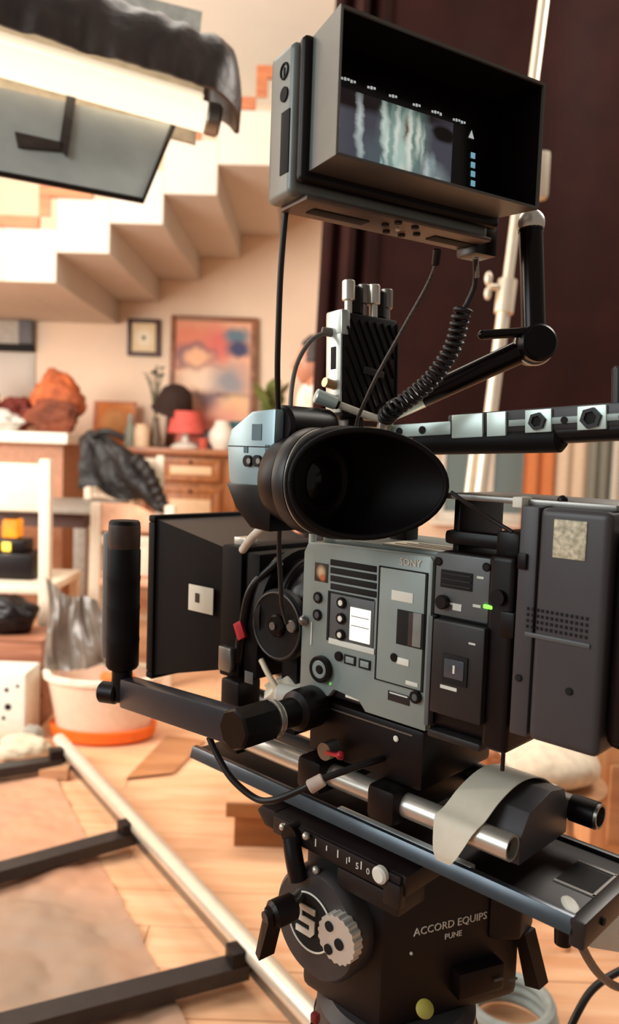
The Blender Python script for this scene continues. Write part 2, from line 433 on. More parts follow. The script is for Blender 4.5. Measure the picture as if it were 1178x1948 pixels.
pt = thing('painting', 'large abstract painting in coral and grey leaning on the sideboard', 'painting', (0, 0, 0), lean)
part('canvas', MB().span((0.035, 0.0, 0.035), (0.035 + pw - .005, 0.02, 0.03 + ph - .005)), PAINT, pt)
for a, bq in (((0, -.015, 0), (.04, .025, ph + .06)), ((pw + .02, -.015, 0), (pw + .065, .025, ph + .06)), ((.04, -.015, 0), (pw + .02, .025, .04)), ((.04, -.015, ph + .02), (pw + .02, .025, ph + .06))):
    part('frame_side', MB().span(a, bq, 0.006), FRAMEB, pt)
# small square picture on the wall
sp = thing('wall_picture', 'small square dark framed picture with one dark centre dot', 'picture', (-1.452, 6.17, 1.745), ID)
DOT = patch_mat('dot_print', (236, 206, 160), [(.5, .5, .30, .30, (250, 236, 205), .5), (.5, .5, .075, .075, (40, 24, 60), .25)], 0.19, 0.22, wob=0.0)
o = part('print', MB().span((-1.452 + .03, 6.172, 1.745 + .03), (-1.202 - .03, 6.18, 2.028 - .03)), DOT, sp)
o.data.transform(Matrix.Translation((-0.03, 0, -0.03))); o.location = (0.03, 0, 0.03)
DKF = mat('dark_frame', (70, 38, 28), 0.5)
for a, bq in (((0, 0), (.032, .283)), ((.218, 0), (.25, .283)), ((.032, 0), (.218, .032)), ((.032, .251), (.218, .283))):
    part('frame_side', MB().span((-1.452 + a[0], 6.155, 1.745 + a[1]), (-1.452 + bq[0], 6.198, 1.745 + bq[1]), 0.004), DKF, sp)

def blob(name, label, cat, c, r, sc, m, seed=1, amp=0.25, freq=1.4, group=None, flat=None):
    """lumpy cloth-like solid resting at its base"""
    from mathutils import noise
    mb = MB(); b2 = bmesh.new(); bmesh.ops.create_icosphere(b2, subdivisions=4, radius=1.0)
    off = Vector((seed * 7.3, seed * 3.1, seed * 1.7))
    for v in b2.verts:
        d = v.co.normalized(); n = noise.fractal(d * freq + off, 0.8, 2.0, 4)
        v.co = d * (1 + amp * n)
        v.co = Vector((v.co.x * sc[0] * r, v.co.y * sc[1] * r, v.co.z * sc[2] * r))
    zmin = min(v.co.z for v in b2.verts) * 0.8
    for v in b2.verts:
        if v.co.z < zmin: v.co.z = zmin
        v.co += Vector((c[0], c[1], c[2] - zmin))
    mb._merge(b2)
    return solo(name, label, cat, mb, m, base=c, group=group, angle=60)

# things on the sideboard
TZ = 1.0452
lp = thing('table_lamp', 'coral shaded table lamp on a white foot in front of the painting', 'lamp', (-0.93, 5.82, TZ))
part('foot', MB().lathe([(0, 0), (.106, 0), (.11, .012), (.085, .03), (.03, .05), (.02, .12), (0, .12)], (-0.93, 5.82, TZ), (0, 0, 1)), WHITEP, lp)
part('lamp_shade', MB().lathe([(.11, .11), (.135, .11), (.10, .27), (.085, .27)], (-0.93, 5.82, TZ), (0, 0, 1)), mat('coral_shade', (226, 96, 84), 0.7), lp)
part('stem', MB().cyl((-0.93, 5.82, TZ + .1), (-0.93, 5.82, TZ + .26), .012), WHITEP, lp)
hat = thing('dark_hat', 'dark brown domed hat perched before the painting beside the plant', 'hat', (-1.00, 5.83, TZ + .285))
part('stand', MB().cyl((-1.10, 5.97, TZ), (-1.08, 5.94, TZ + .36), .011).lathe([(0, 0), (.06, 0), (.06, .012), (0, .014)], (-1.10, 5.97, TZ), (0, 0, 1)), DKF, hat)
HATM = mat('dark_felt', (52, 32, 24), 0.85)
part('crown', MB().lathe([(0, .17), (.06, .165), (.11, .13), (.135, .06), (.14, 0), (.12, .0), (0, .02)], (-1.03, 5.87, TZ + .30), (0.25, -0.35, 1), sc=(1, .9)), HATM, hat)
part('brim', MB().lathe([(.13, .0), (.165, -.03), (.17, -.02), (.135, .015)], (-1.03, 5.87, TZ + .30), (0.25, -0.35, 1), sc=(1, .9)), HATM, hat)
def leafy(root, base, n, h, spread, lw, m, seed=0, up=0.5, rise=0.4):
    rnd = random.Random(seed)
    for k in range(n):
        a = rnd.uniform(0, 6.28); rr = rnd.uniform(0.1, 1) * spread; z = h * rnd.uniform(up, 1)
        tip = Vector(base) + Vector((math.cos(a) * rr, math.sin(a) * rr, z)); d = Vector((math.cos(a), math.sin(a), rise)).normalized(); sd = d.cross(Vector((0, 0, 1))).normalized()
        L = lw * rnd.uniform(1.4, 2.2)
        mb = MB().sheet(lambda s, t: tip + d * (L * (s - .5)) + sd * (lw * (t - .5) * math.sin(math.pi * max(.04, min(.96, s)))) + Vector((0, 0, -L * .3 * (s - .3) ** 2)), 5, 2, 0.0015)
        lf = part('leaf', mb, m, root)
        part('stalk', MB().tube([Vector(base), (Vector(base) + tip) / 2 + Vector((0, 0, .04)), tip], 0.0025, 5, 3), m, lf)
LEAFD = mat('dark_leaf', (70, 78, 52), 0.6); LEAFG = mat('green_leaf', (112, 120, 62), 0.55)
vp = thing('potted_plant', 'thin leafy plant in a slim vase left of the dark hat', 'plant', (-1.16, 5.86, TZ))
part('vase', MB().lathe([(0, 0), (.03, 0), (.045, .05), (.03, .14), (.022, .2), (.028, .22), (.02, .215), (0, .2)], (-1.16, 5.86, TZ), (0, 0, 1)), mat('grey_vase', (120, 104, 84), 0.4), vp)
leafy(vp, (-1.16, 5.86, TZ + .2), 16, .40, .09, .035, LEAFD, 3)
solo('white_pot', 'round white jug beside the blue ball on the sideboard', 'jug', MB().lathe([(0, 0), (.06, 0), (.095, .06), (.095, .12), (.06, .175), (.05, .2), (.055, .21), (.04, .2), (0, .19)], (-0.66, 5.80, TZ), (0, 0, 1)).tube([(-.575, 5.78, TZ + .14), (-.535, 5.77, TZ + .11), (-.545, 5.77, TZ + .05), (-.58, 5.78, TZ + .04)], .01, 8), WHITEP, (-.66, 5.80, TZ))
solo('blue_ball', 'teal blue round bowl at the right end of the sideboard', 'bowl', MB().lathe([(0, 0), (.05, 0), (.08, .05), (.09, .12), (.08, .19), (.06, .215), (.05, .21), (.07, .18), (.08, .12), (0, .03)], (-0.56, 5.955, TZ), (0, 0, 1)), mat('teal_glaze', (54, 110, 122), 0.35), (-.56, 5.955, TZ))
solo('grey_pot', 'squat grey pot behind the small red cup', 'pot', MB().lathe([(0, 0), (.05, 0), (.075, .05), (.07, .1), (.05, .13), (.055, .14), (.04, .13), (0, .12)], (-0.775, 5.94, TZ), (0, 0, 1)), mat('grey_glaze', (104, 100, 104), 0.5), (-.775, 5.94, TZ))
solo('red_cup', 'small red cup between coral lamp and white jug', 'cup', MB().lathe([(0, 0), (.028, 0), (.036, .08), (.032, .08), (.025, .006), (0, .006)], (-0.79, 5.75, TZ), (0, 0, 1)), mat('red_glaze', (200, 84, 64), 0.4), (-.79, 5.75, TZ))
solo('glass_bottle', 'pale green bottle with dark cap near the orange picture', 'bottle', MB().lathe([(0, 0), (.045, 0), (.048, .1), (.03, .15), (.018, .18), (.018, .24), (0, .24)], (-1.35, 5.87, TZ), (0, 0, 1)), mat('pale_green_glass', (186, 200, 184), 0.2, trans=0.3), (-1.35, 5.87, TZ))
solo('cream_jar', 'cream jar standing right of the pale green bottle', 'jar', MB().lathe([(0, 0), (.055, 0), (.06, .12), (.045, .15), (.05, .165), (.03, .16), (0, .15)], (-1.24, 5.77, TZ), (0, 0, 1)), mat('cream_glaze', (236, 206, 168), 0.5), (-1.24, 5.77, TZ))
l2 = Matrix.Translation(Vector((-1.66, 6.0, TZ))) @ Euler((-0.2, 0, 0)).to_matrix().to_4x4()
op = thing('leaning_picture', 'orange print with a pale sun leaning left of the vase', 'picture', (0, 0, 0), l2)
part('board', MB().span((0, 0, 0), (.30, .015, .34), 0.003), patch_mat('sun_print', (222, 128, 60), [(.5, .55, .3, .25, (246, 186, 120), .4), (.2, .15, .35, .2, (150, 74, 40), .5), (.8, .9, .3, .12, (236, 150, 84), .5)], .3, .34), op)
for a, bq in (((-.012, -.006, -.0), (.012, .02, .345)), ((.29, -.006, 0), (.312, .02, .345)), ((.012, -.006, .33), (.29, .02, .345))):
    part('frame_side', MB().span(a, bq), TRIMW, op)
# leafy green plant on a stool near the right end
pp = thing('potted_plant', 'broad green leaved plant behind the viewfinder near the wall', 'plant', (-0.30, 5.7, 0))
part('stool', MB().lathe([(0, 0), (.16, 0), (.16, .03), (.04, .05), (.04, .84), (.17, .86), (.17, .9), (0, .9)], (-0.30, 5.7, 0), (0, 0, 1)), WOODO, pp)
part('pot', MB().lathe([(0, .9), (.09, .9), (.12, 1.1), (.13, 1.12), (.11, 1.12), (.1, 1.08), (0, 1.08)], (-0.30, 5.7, 0), (0, 0, 1)), mat('clay_pot', (150, 90, 66), 0.7), pp)
leafy(pp, (-0.30, 5.7, 1.08), 14, .44, .13, .12, LEAFG, 5, .25, 1.6)

# bar counter with clutter at the left
ct = thing('bar_counter', 'brown counter with a thick white top at the left wall', 'counter', (-2.0, 5.1, 0))
part('top', MB().span((-2.75, 4.85, 1.045), (-1.50, 5.6, 1.115), 0.01), WHITEP, ct)
part('front_panel', MB().span((-2.7, 4.93, 0.0), (-1.55, 5.55, 1.045), 0.004), mat('counter_brown', (176, 124, 92), 0.6), ct)
part('foot_rail', MB().cyl((-2.7, 4.86, .2), (-1.55, 4.86, .2), .02), STEEL, ct)
CZ = 1.1152
blob('crumpled_bag', 'rust orange crumpled cloth bag at the right of the counter', 'bag', (-1.70, 5.28, CZ), .17, (1.0, .75, 1.25), mat('rust_cloth', (190, 96, 52), .8, var=.6, scale=7), 2, .3)
blob('cloth_bundle', 'brown folded cloth slumped against the rust bag', 'cloth', (-1.64, 5.02, CZ), .135, (1.2, .6, .8), mat('brown_cloth', (120, 60, 36), .8, var=.4, scale=9), 5, .35)
blob('cloth_bundle', 'pale grey plastic bundle low on the counter front', 'cloth', (-1.98, 5.0, CZ), .12, (1.2, .7, .6), mat('pale_grey_cloth', (206, 200, 190), .6), 9, .35)
blob('cloth_bundle', 'coral and cream bundle at the far left of the counter', 'cloth', (-2.26, 5.06, CZ), .16, (1, .8, 1.0), mat('coral_cloth', (214, 132, 100), .8, var=.4, scale=7), 12, .3)
blob('cloth_bundle', 'dark red bundle behind the pale grey plastic', 'cloth', (-2.02, 5.38, CZ), .14, (1, .8, .85), mat('dark_red_cloth', (120, 48, 38), .8, var=.3, scale=9), 15, .4)
blob('cloth_bundle', 'dark grey folded cloth heaped on top of the left pile', 'cloth', (-2.30, 5.42, CZ), .15, (1, .7, 1.5), mat('dark_grey_cloth', (96, 90, 88), .8, var=.3, scale=9), 18, .3)
wp = thing('wall_panel', 'grey panel with black lower band high on the wall at far left', 'panel', (-2.5, 6.15, 1.72))
part('panel', MB().span((-2.75, 6.14, 1.80), (-2.27, 6.19, 1.978), .004), mat('panel_grey', (176, 168, 156), .6), wp)
part('band', MB().span((-2.75, 6.12, 1.745), (-2.17, 6.19, 1.80), .004), HOLE, wp)
part('side_block', MB().span((-2.27, 6.10, 1.80), (-2.17, 6.19, 1.978), .004), mat('side_grey', (96, 94, 98), .6), wp)
solo('wall_print', 'pale grey print with dark bird like strokes under the grey panel', 'print', MB().span((-2.75, 6.185, 1.40), (-2.17, 6.198, 1.735)), patch_mat('bird_print', (206, 196, 184), [(.82, .65, .1, .06, (50, 40, 40), .4), (.75, .5, .03, .1, (60, 50, 48), .4), (.9, .2, .25, .16, (90, 80, 80), .6)], 1, 1), (-2.75, 6.185, 1.40))

from mathutils import noise as _ns
# dining table, chairs and clutter in the middle distance
tb = thing('dining_table', 'grey topped dining table behind the white chairs', 'table', (-1.5, 4.05, 0))
TBM = mat('table_grey', (150, 140, 128), .5)
part('tabletop', MB().span((-2.3, 3.75, .715), (-1.02, 4.45, .745), .006), TBM, tb)
part('apron', MB().span((-2.22, 3.83, .64), (-1.1, 4.37, .715)), DKF, tb)
for x in (-2.2, -1.12):
    for y in (3.86, 4.34): part('leg', MB().span((x - .03, y - .03, 0), (x + .03, y + .03, .64), .004), TBM, tb)

WCH = mat('white_chair_paint', (232, 214, 190), .5, var=.05)
def chair(label, x, y, rz, w, h, slats, seatm, railm, railh=.24, curved=False):
    fr = Matrix.Translation(Vector((x, y, 0))) @ Matrix.Rotation(rz, 4, 'Z')
    t = thing('dining_chair', label, 'chair', (0, 0, 0), fr, 'white dining chairs')
    hw = w / 2
    for s in (-1, 1):
        part('leg', MB().span((s * hw - .022, -.022, 0), (s * hw + .022, .022, h), .006), WCH, t)
        part('leg', MB().span((s * hw - .02, .38, 0), (s * hw + .02, .42, .44), .006), WCH, t)
    part('seat', MB().span((-hw - .02, -.02, .44), (hw + .02, .44, .475), .01), seatm, t)
    if curved:
        def rf(s, u): return (-hw + .02 + s * (w - .04), -.012 + .0 * s, h - railh + u * (railh * (1.0 - .75 * max(0, (s - .35) / .65) ** 2)))
        part('top_rail', MB().sheet(rf, 16, 4, .024), railm, t)
    else:
        part('top_rail', MB().span((-hw + .02, -.014, h - railh - .02), (hw - .02, .014, h - .02), .006), railm, t)
    for k in range(slats):
        xx = -hw + (k + 1) * w / (slats + 1)
        part('back_slat', MB().span((xx - .02, -.01, .49), (xx + .02, .01, h - railh - .02), .004), WCH, t)
    if not slats: return t
    part('back_rail', MB().span((-hw + .02, -.012, .62), (hw - .02, .012, .66), .004), WCH, t)
    for z in (.2,):
        part('stretcher', MB().span((-hw + .02, .39, z), (hw - .02, .41, z + .03)), WCH, t)
    return t
pA = on_y(88, 900, 3.15)
chair('white wooden chair with broad top rail at the left edge', pA.x - .22, 3.15, 0, .44, .985, 0, WCH, WCH, .19)
STRP = mat('striped_seat_cover', (228, 172, 138), .7, var=.3, scale=11)
pB = on_y(250, 960, 3.4)
chair('white chair with curved peach patterned back under the black jacket', pB.x + .01, 3.4, 0, .32, .80, 2, STRP, STRP, .12, True)
pC = on_y(232, 900, 4.55)
chair('white chair at the table hidden under the black jacket', pC.x, 4.62, 0, .42, 1.0, 2, WCH, WCH)
# jacket draped over the third chair's back
def jk(s, t):
    top = 1.125 - .16 * max(0, s - .3) / .7 - .05 * max(0, .12 - s) / .12
    bot = .80 - .10 * s + .02 * math.sin(s * 11)
    x = pC.x - .235 + s * (.33 + .17 * (1 - t))
    z = bot + t * (top - bot)
    q = Vector((x * 6 + z * 3, z * 4, 2.0)); f = _ns.fractal(q, .9, 2.0, 4)
    y = 4.52 - .03 * f - .03 * math.sin(s * 8 + t * 2.5) * (1 - .5 * t) + .05 * t ** 6
    return (x + .02 * _ns.noise(q * 1.7), y, z + .015 * _ns.noise(q * 2.1 + Vector((5, 0, 0))))
jt = thing('black_jacket', 'black crinkled jacket slung over a chair back before the sideboard', 'jacket', (pC.x, 4.55, .7))
JKM = mat('black_nylon', (26, 20, 19), .55, var=.5, scale=26, bump=.5, bscale=40)
part('back', MB().sheet(jk, 44, 34, .02), JKM, jt, angle=60)
part('sleeve', MB().tube([(pC.x + .09, 4.49, .98), (pC.x + .17, 4.46, .90), (pC.x + .22, 4.47, .80), (pC.x + .26, 4.48, .71)], .05, 12, 6, radii=lambda t: .042 - .012 * t + .006 * math.sin(t * 40)), JKM, jt)
part('collar', MB().tube([(pC.x - .17, 4.53, 1.10), (pC.x - .08, 4.50, 1.128), (pC.x + .02, 4.52, 1.09)], .018, 10, 5), JKM, jt)

# kit on a low stand under the table: charger with orange light
ch = thing('battery_charger', 'black charger box with a small yellow lit square', 'charger', (-1.26, 3.33, .476))
part('case', MB().span((-1.36, 3.25, .476), (-1.145, 3.43, .585), .01).span((-1.33, 3.29, .585), (-1.19, 3.4, .64), .01), BLACK, ch)
part('indicator', MB().span((-1.285, 3.284, .592), (-1.25, 3.292, .628)), mat('amber_glow', (255, 200, 70), .4, emit=1.6), ch)
ol = thing('orange_lantern', 'glowing orange cube lantern on top of the black charger', 'lantern', (-1.26, 3.34, .64))
part('shade', MB().span((-1.292, 3.30, .644), (-1.228, 3.38, .722), .008), mat('orange_glow', (255, 150, 30), .5, emit=.5), ol)
part('cap', MB().span((-1.28, 3.32, .722), (-1.24, 3.36, .732), .002), BLACK, ol)
part('foot', MB().span((-1.285, 3.31, .6405), (-1.235, 3.37, .644)), BLACK, ol)
blob('black_pouch', 'black soft pouch on the crate at the far left', 'pouch', (-1.14, 2.98, .321), .10, (1.1, .8, .8), BLACK, 3, .2)
blob('red_pouch', 'small red and grey pouch beside the black pouch', 'pouch', (-1.36, 2.94, .321), .07, (1, .8, .8), mat('red_cloth', (206, 92, 70), .7), 4, .3)
cr = thing('wooden_crate', 'reddish brown crate carrying the soft pouches at the left edge', 'crate', (-1.3, 3.0, 0))
CRM = wood_mat('crate_wood', (150, 92, 66), (186, 124, 94), rand=.15)
for k in range(3):
    part('board', MB().span((-1.62, 2.86, .012 + k * .103), (-0.97, 2.88, .105 + k * .103), .003), CRM, cr)
part('side', MB().span((-1.62, 2.88, 0.0), (-1.60, 3.1, .315)), CRM, cr); part('side', MB().span((-.99, 2.88, 0.0), (-.97, 3.1, .315)), CRM, cr)
part('lid', MB().span((-1.62, 2.86, .316), (-.97, 3.1, .32)), CRM, cr)

# clear plastic sheet hanging from the chair post
PLAST = mat('clear_plastic', (128, 118, 108), .3, var=.3, scale=14, trans=.3, alpha=.8, bump=.3, bscale=18)
def ps(s, t):
    a = at(86 + 104 * s, 1096 + 62 * s + 14 * math.sin(s * 5), 2.80); b2 = at(86 + 128 * s, 1272 + 6 * math.sin(s * 6), 2.74)
    p = a.lerp(b2, t); p.y += .05 * _ns.noise(Vector((s * 5 + .4 * t, t * .9, 3.0))) * (.3 + t) + .015 * _ns.noise(Vector((s * 14, t * 2.2, 7.0))); p.x += .008 * math.sin(t * 5 + s * 5); return p
solo('plastic_sheet', 'clear grey plastic sheet hanging in folds above the white tub', 'plastic sheet', MB().sheet(ps, 26, 20, .0015), PLAST, base=tuple(at(100, 1262, 2.74)))

# oval tub with orange underside on the floor
tc_ = Vector((-0.72, 2.79, 0)); 
tub = thing('plastic_tub', 'oval white plastic tub with an orange bottom edge on the floor', 'tub', tuple(tc_))
TUBM = mat('milky_plastic', (248, 214, 188), .35, var=.05, trans=.12)
SC = (1.0, .62)
def oval(prof, z0=0, cap=True):
    mb = MB(); n = 40; bm = mb.bm; rings = []
    for r, z in prof:
        rings.append([bm.verts.new(tc_ + Vector((1.06 * r * math.cos(2 * math.pi * k / n), .70 * r * math.sin(2 * math.pi * k / n), z + z0))) for k in range(n)])
    for a, b2 in zip(rings, rings[1:]):
        for k in range(n): bm.faces.new((a[k], a[(k + 1) % n], b2[(k + 1) % n], b2[k]))
    if cap: bm.faces.new(rings[0][::-1]); bm.faces.new(rings[-1])
    return mb
part('bucket', oval([(.158, .035), (.19, .22), (.18, .222), (.152, .045)]), TUBM, tub)
part('rim', oval([(.185, .215), (.203, .218), (.205, .236), (.182, .238), (.18, .224)][:4] + [(.18, .224)], cap=False), mat('tub_rim', (252, 232, 210), .35), tub)
part('base_band', oval([(.15, 0), (.175, .012), (.182, .05), (.168, .052), (.15, .04)], cap=False), ORANGE, tub)
blob('orange_rag', 'orange rag lying over the front rim of the tub', 'rag', (-0.64, 2.675, .232), .05, (1.2, .5, .4), ORANGE, 6, .4)

# white box with black marks, sandbags
wbx = thing('white_box', 'white box with black printed dots left of the tub', 'box', (-1.1, 2.8, 0))
part('case', MB().span((-1.30, 2.68, 0), (-0.965, 2.84, .25), .012), LABEL, wbx)
for dx, dz, r in ((-.045, .13, .012), (-.05, .19, .008), (-.012, .205, .006), (-.06, .09, .007)):
    part('printed_dot', MB().cyl((-.98 + dx, 2.679, dz), (-.98 + dx, 2.682, dz), r, n=14), HOLE, wbx)
SAND = mat('sandbag_canvas', (206, 190, 164), .8, var=.2, scale=14); SANDG = mat('grey_sandbag', (150, 142, 130), .8, var=.2, scale=14)
blob('sandbag', 'beige sandbag lying at the end of the track rail', 'sandbag', (-.93, 2.56, 0), .075, (1.2, .9, .55), SAND, 31, .18, group='sandbags')
blob('sandbag', 'cream sandbag leftmost against the white box', 'sandbag', (-1.12, 2.53, 0), .09, (1.1, .9, .75), mat('cream_sandbag', (226, 208, 180), .8, var=.15, scale=12), 33, .18, group='sandbags')
blob('sandbag', 'grey sandbag behind the beige sandbags before the white box', 'sandbag', (-.925, 2.645, 0), .045, (.8, .7, 1.0), SANDG, 36, .18, group='sandbags')

# floor covering under the track
FLC = mat('brown_floor_paper', (206, 150, 116), .6, var=.14, scale=4, bump=.25, bscale=10)
GRC = mat('grey_floor_cloth', (176, 152, 130), .7, var=.18, scale=5, bump=.3, bscale=12)
def paper(x0, x1, y0, y1, amp, z0, fq, seed, sh=0.0):
    def f(s, t):
        x = x0 + (x1 - x0) * s + sh * t; y = y0 + (y1 - y0) * t
        h = abs(_ns.fractal(Vector((x * fq + seed, y * fq * 1.8, seed)), .8, 2, 4))
        return (x, y, z0 + amp * h)
    return f
def twotone(name, c1, c2, sc):
    m = mat(name, c1, .6, var=.12, scale=3, bump=.2, bscale=9); nt = m.node_tree; b = nt.nodes['Principled BSDF']
    src = b.inputs['Base Color'].links[0].from_socket; tc = nt.nodes.new('ShaderNodeTexCoord'); nz = nt.nodes.new('ShaderNodeTexNoise'); nz.inputs['Scale'].default_value = sc; nz.inputs['Detail'].default_value = 3
    nt.links.new(tc.outputs['Object'], nz.inputs['Vector']); mr = nt.nodes.new('ShaderNodeMapRange'); mr.inputs['From Min'].default_value = .42; mr.inputs['From Max'].default_value = .62; nt.links.new(nz.outputs['Fac'], mr.inputs['Value'])
    mx = nt.nodes.new('ShaderNodeMix'); mx.data_type = 'RGBA'; nt.links.new(mr.outputs['Result'], mx.inputs['Factor']); nt.links.new(src, mx.inputs['A']); mx.inputs['B'].default_value = lin(c2) + (1,); nt.links.new(mx.outputs['Result'], b.inputs['Base Color'])
    return m
solo('floor_paper', 'wrinkled brown protective paper spread under the dolly track', 'paper', MB().sheet(paper(-1.15, -.075, 1.15, 2.48, .02, .002, 3.2, 1, -.74), 120, 110, .002), twotone('brown_floor_paper', (206, 156, 122), (162, 134, 112), 1.6), (-.6, 1.8, 0), angle=80)

# dolly track
tk = thing('dolly_track', 'pale tubular dolly track with black sleepers across the floor', 'dolly track', (-.45, 2.0, 0))
ra = Vector((.20, 1.06, .07)); rb = Vector((-.804, 2.55, .07)); rd = (rb - ra).normalized(); rn = Vector((-rd.y, rd.x, 0)); 
RAILM = mat('aluminium_rail', (232, 222, 204), .3, .55, var=.05)
part('rail', MB().cyl(ra, rb, .021, n=20), RAILM, tk)
part('rail', MB().cyl(ra + rn * .62, rb + rn * .62, .021, n=20), RAILM, tk)
part('rail_web', MB().hexa([ra + rn * -.006 + Vector((0, 0, -.048)), rb + rn * -.006 + Vector((0, 0, -.048)), rb + rn * .006 + Vector((0, 0, -.048)), ra + rn * .006 + Vector((0, 0, -.048)),
     ra + rn * -.006 + Vector((0, 0, -.015)), rb + rn * -.006 + Vector((0, 0, -.015)), rb + rn * .006 + Vector((0, 0, -.015)), ra + rn * .006 + Vector((0, 0, -.015))]), STEEL, tk)
for (px, py), (qx, qy) in (((440, 1850), (70, 1948)), ((232, 1600), (0, 1665)), ((98, 1455), (0, 1470))):
    a = on_floor(px, py, .03); q = on_floor(qx, qy, .03); d = (q - a).normalized(); n = Vector((-d.y, d.x, 0)) * .024
    e = a + d * .70; a = a - d * .03
    pts = [a - n, e - n, e + n, a + n]
    part('sleeper', MB().hexa([p + Vector((0, 0, -.008)) for p in pts] + [p + Vector((0, 0, .022)) for p in pts]), CHAR, tk)
    part('clamp', MB().box(a + d * .012 + Vector((0, 0, .028)), (.05, .045, .045), .006, rot=(0, 0, math.atan2(d.y, d.x))), BLACK, tk)
w = on_floor(105, 1480, .0)
solo('wooden_wedge', 'small pale wooden wedge lying beside the track rail', 'wedge', MB().hexa([w + Vector(p) for p in ((-.045, -.02, .004), (.045, -.025, .004), (.04, .03, .004), (-.045, .03, .004), (-.045, -.02, .03), (.045, -.025, .036), (.04, .03, .036), (-.045, .03, .03))]), wood_mat('wedge_wood', (200, 146, 106), (226, 178, 138)), (w.x, w.y, .004))

# wooden platform box
ab = thing('apple_box', 'low wooden platform box with overhanging top on the floor', 'box', (.02, 2.2, 0))
ABT = wood_mat('box_top_wood', (198, 140, 96), (222, 168, 124), axis_scale=(1, 6, 6)); ABS = wood_mat('box_side_wood', (126, 74, 34), (160, 98, 50), axis_scale=(1, 6, 6))
part('top', MB().span((-.19, 1.99, .095), (.34, 2.42, .135), .003), ABT, ab)
part('edge', MB().span((-.19, 1.982, .097), (.34, 1.989, .133), .001), ABS, ab)
part('side', MB().span((-.17, 2.02, 0), (.32, 2.05, .095)), ABS, ab); part('side', MB().span((-.17, 2.36, 0), (.32, 2.39, .095)), ABS, ab)
part('side', MB().span((-.17, 2.05, 0), (-.14, 2.36, .095)), ABS, ab); part('side', MB().span((.29, 2.05, 0), (.32, 2.36, .095)), ABS, ab)
part('handle_slot', MB().box((.07, 2.018, .05), (.1, .006, .03), .002), HOLE, ab)
tl = on_floor(330, 1440); 
solo('floor_board', 'thin brown board lying flat on the floor by the tub', 'board', MB().hexa([on_floor(x, y, z) for z in (.001, .009) for x, y in ((240, 1480), (330, 1470), (390, 1408), (318, 1398))]), wood_mat('thin_board', (176, 116, 74), (200, 140, 94)), (tl.x, tl.y, 0))

# black backdrop cloth on a frame
BDM = mat('black_backdrop_cloth', (40, 15, 11), .85, var=.2, scale=6, bump=.1, bscale=30, spec=.15)
bd = thing('black_backdrop', 'tall black backdrop cloth stretched behind the camera rig', 'backdrop', (.8, 3.2, 1.18))
def bf(s, t):
    xl = -.005 + .05 * t; x = xl + s * 1.75
    z = 1.175 + t * 2.05
    fold = .05 * math.exp(-((s - .07) / .045) ** 2) * math.sin(s * 130) + .012 * math.sin(s * 26 + t * 2) + .03 * math.sin(s * 9 + 1.3 * t) * s
    return (x, 3.2 - fold, z)
part('cloth', MB().sheet(bf, 150, 24, .006), BDM, bd)
part('top_bar', MB().cyl((-.2, 3.24, 3.26), (1.85, 3.24, 3.26), .02), BLACKM, bd)
part('bottom_bar', MB().cyl((.0, 3.21, 1.165), (1.74, 3.21, 1.165), .012), BLACKM, bd)
part('upright', MB().cyl((1.80, 3.27, 0), (1.80, 3.27, 3.3), .02), BLACKM, bd)
part('upright', MB().tube([(.35, 3.27, 0), (.35, 3.27, 3.3)], .02, 12, 0), BLACKM, bd)
for x in (.35, 1.80):
    for a in (0, 2.1, 4.2): part('foot', MB().cyl((x, 3.27, .12), (x + .3 * math.cos(a), 3.27 + .3 * math.sin(a), .012), .012), BLACKM, bd)

# pale light stand leaning in front of the backdrop
s0 = at(1038, -25, 2.3); s1 = at(905, 1010, 2.25); sd = (s1 - s0).normalized(); s2 = s1 + sd * ((s1.z - .25) / -sd.z)
ls = thing('light_stand', 'pale metal light stand with wing nut collar before the black backdrop', 'light stand', (s2.x, s2.y, 0))
STM = mat('pale_stand_metal', (240, 226, 202), .35, .3, var=.04)
def on(k): return s0 + (s1 - s0) * k
part('upper_tube', MB().cyl(s0 - sd * .3, on(.58), .0145), STM, ls)
part('lower_tube', MB().cyl(on(.555), s2, .019), STM, ls)
part('second_tube', MB().cyl(on(.8) + Vector((-.028, .03, 0)), s2 + Vector((-.028, .03, 0)), .012), STM, ls)
cp = part('collar', MB().cyl(on(.545), on(.605), .027), STM, ls)
wn = on(.56)
part('wing_nut', MB().cyl(wn, wn + Vector((-.055, -.02, 0)), .009).ball(wn + Vector((-.058, -.02, .022)), .02, (.55, .5, 1)).ball(wn + Vector((-.058, -.02, -.02)), .018, (.55, .5, 1)), STM, cp)
part('bracket', MB().box(at(1028, 335, 2.32), (.05, .05, .14), .018), STM, ls)
for a in (.2, 1.6, 5.3):
    part('leg', MB().cyl(s2 + Vector((0, 0, .02)), Vector((s2.x + .3 * math.cos(a), s2.y + .3 * math.sin(a), .014)), .013), STM, ls)

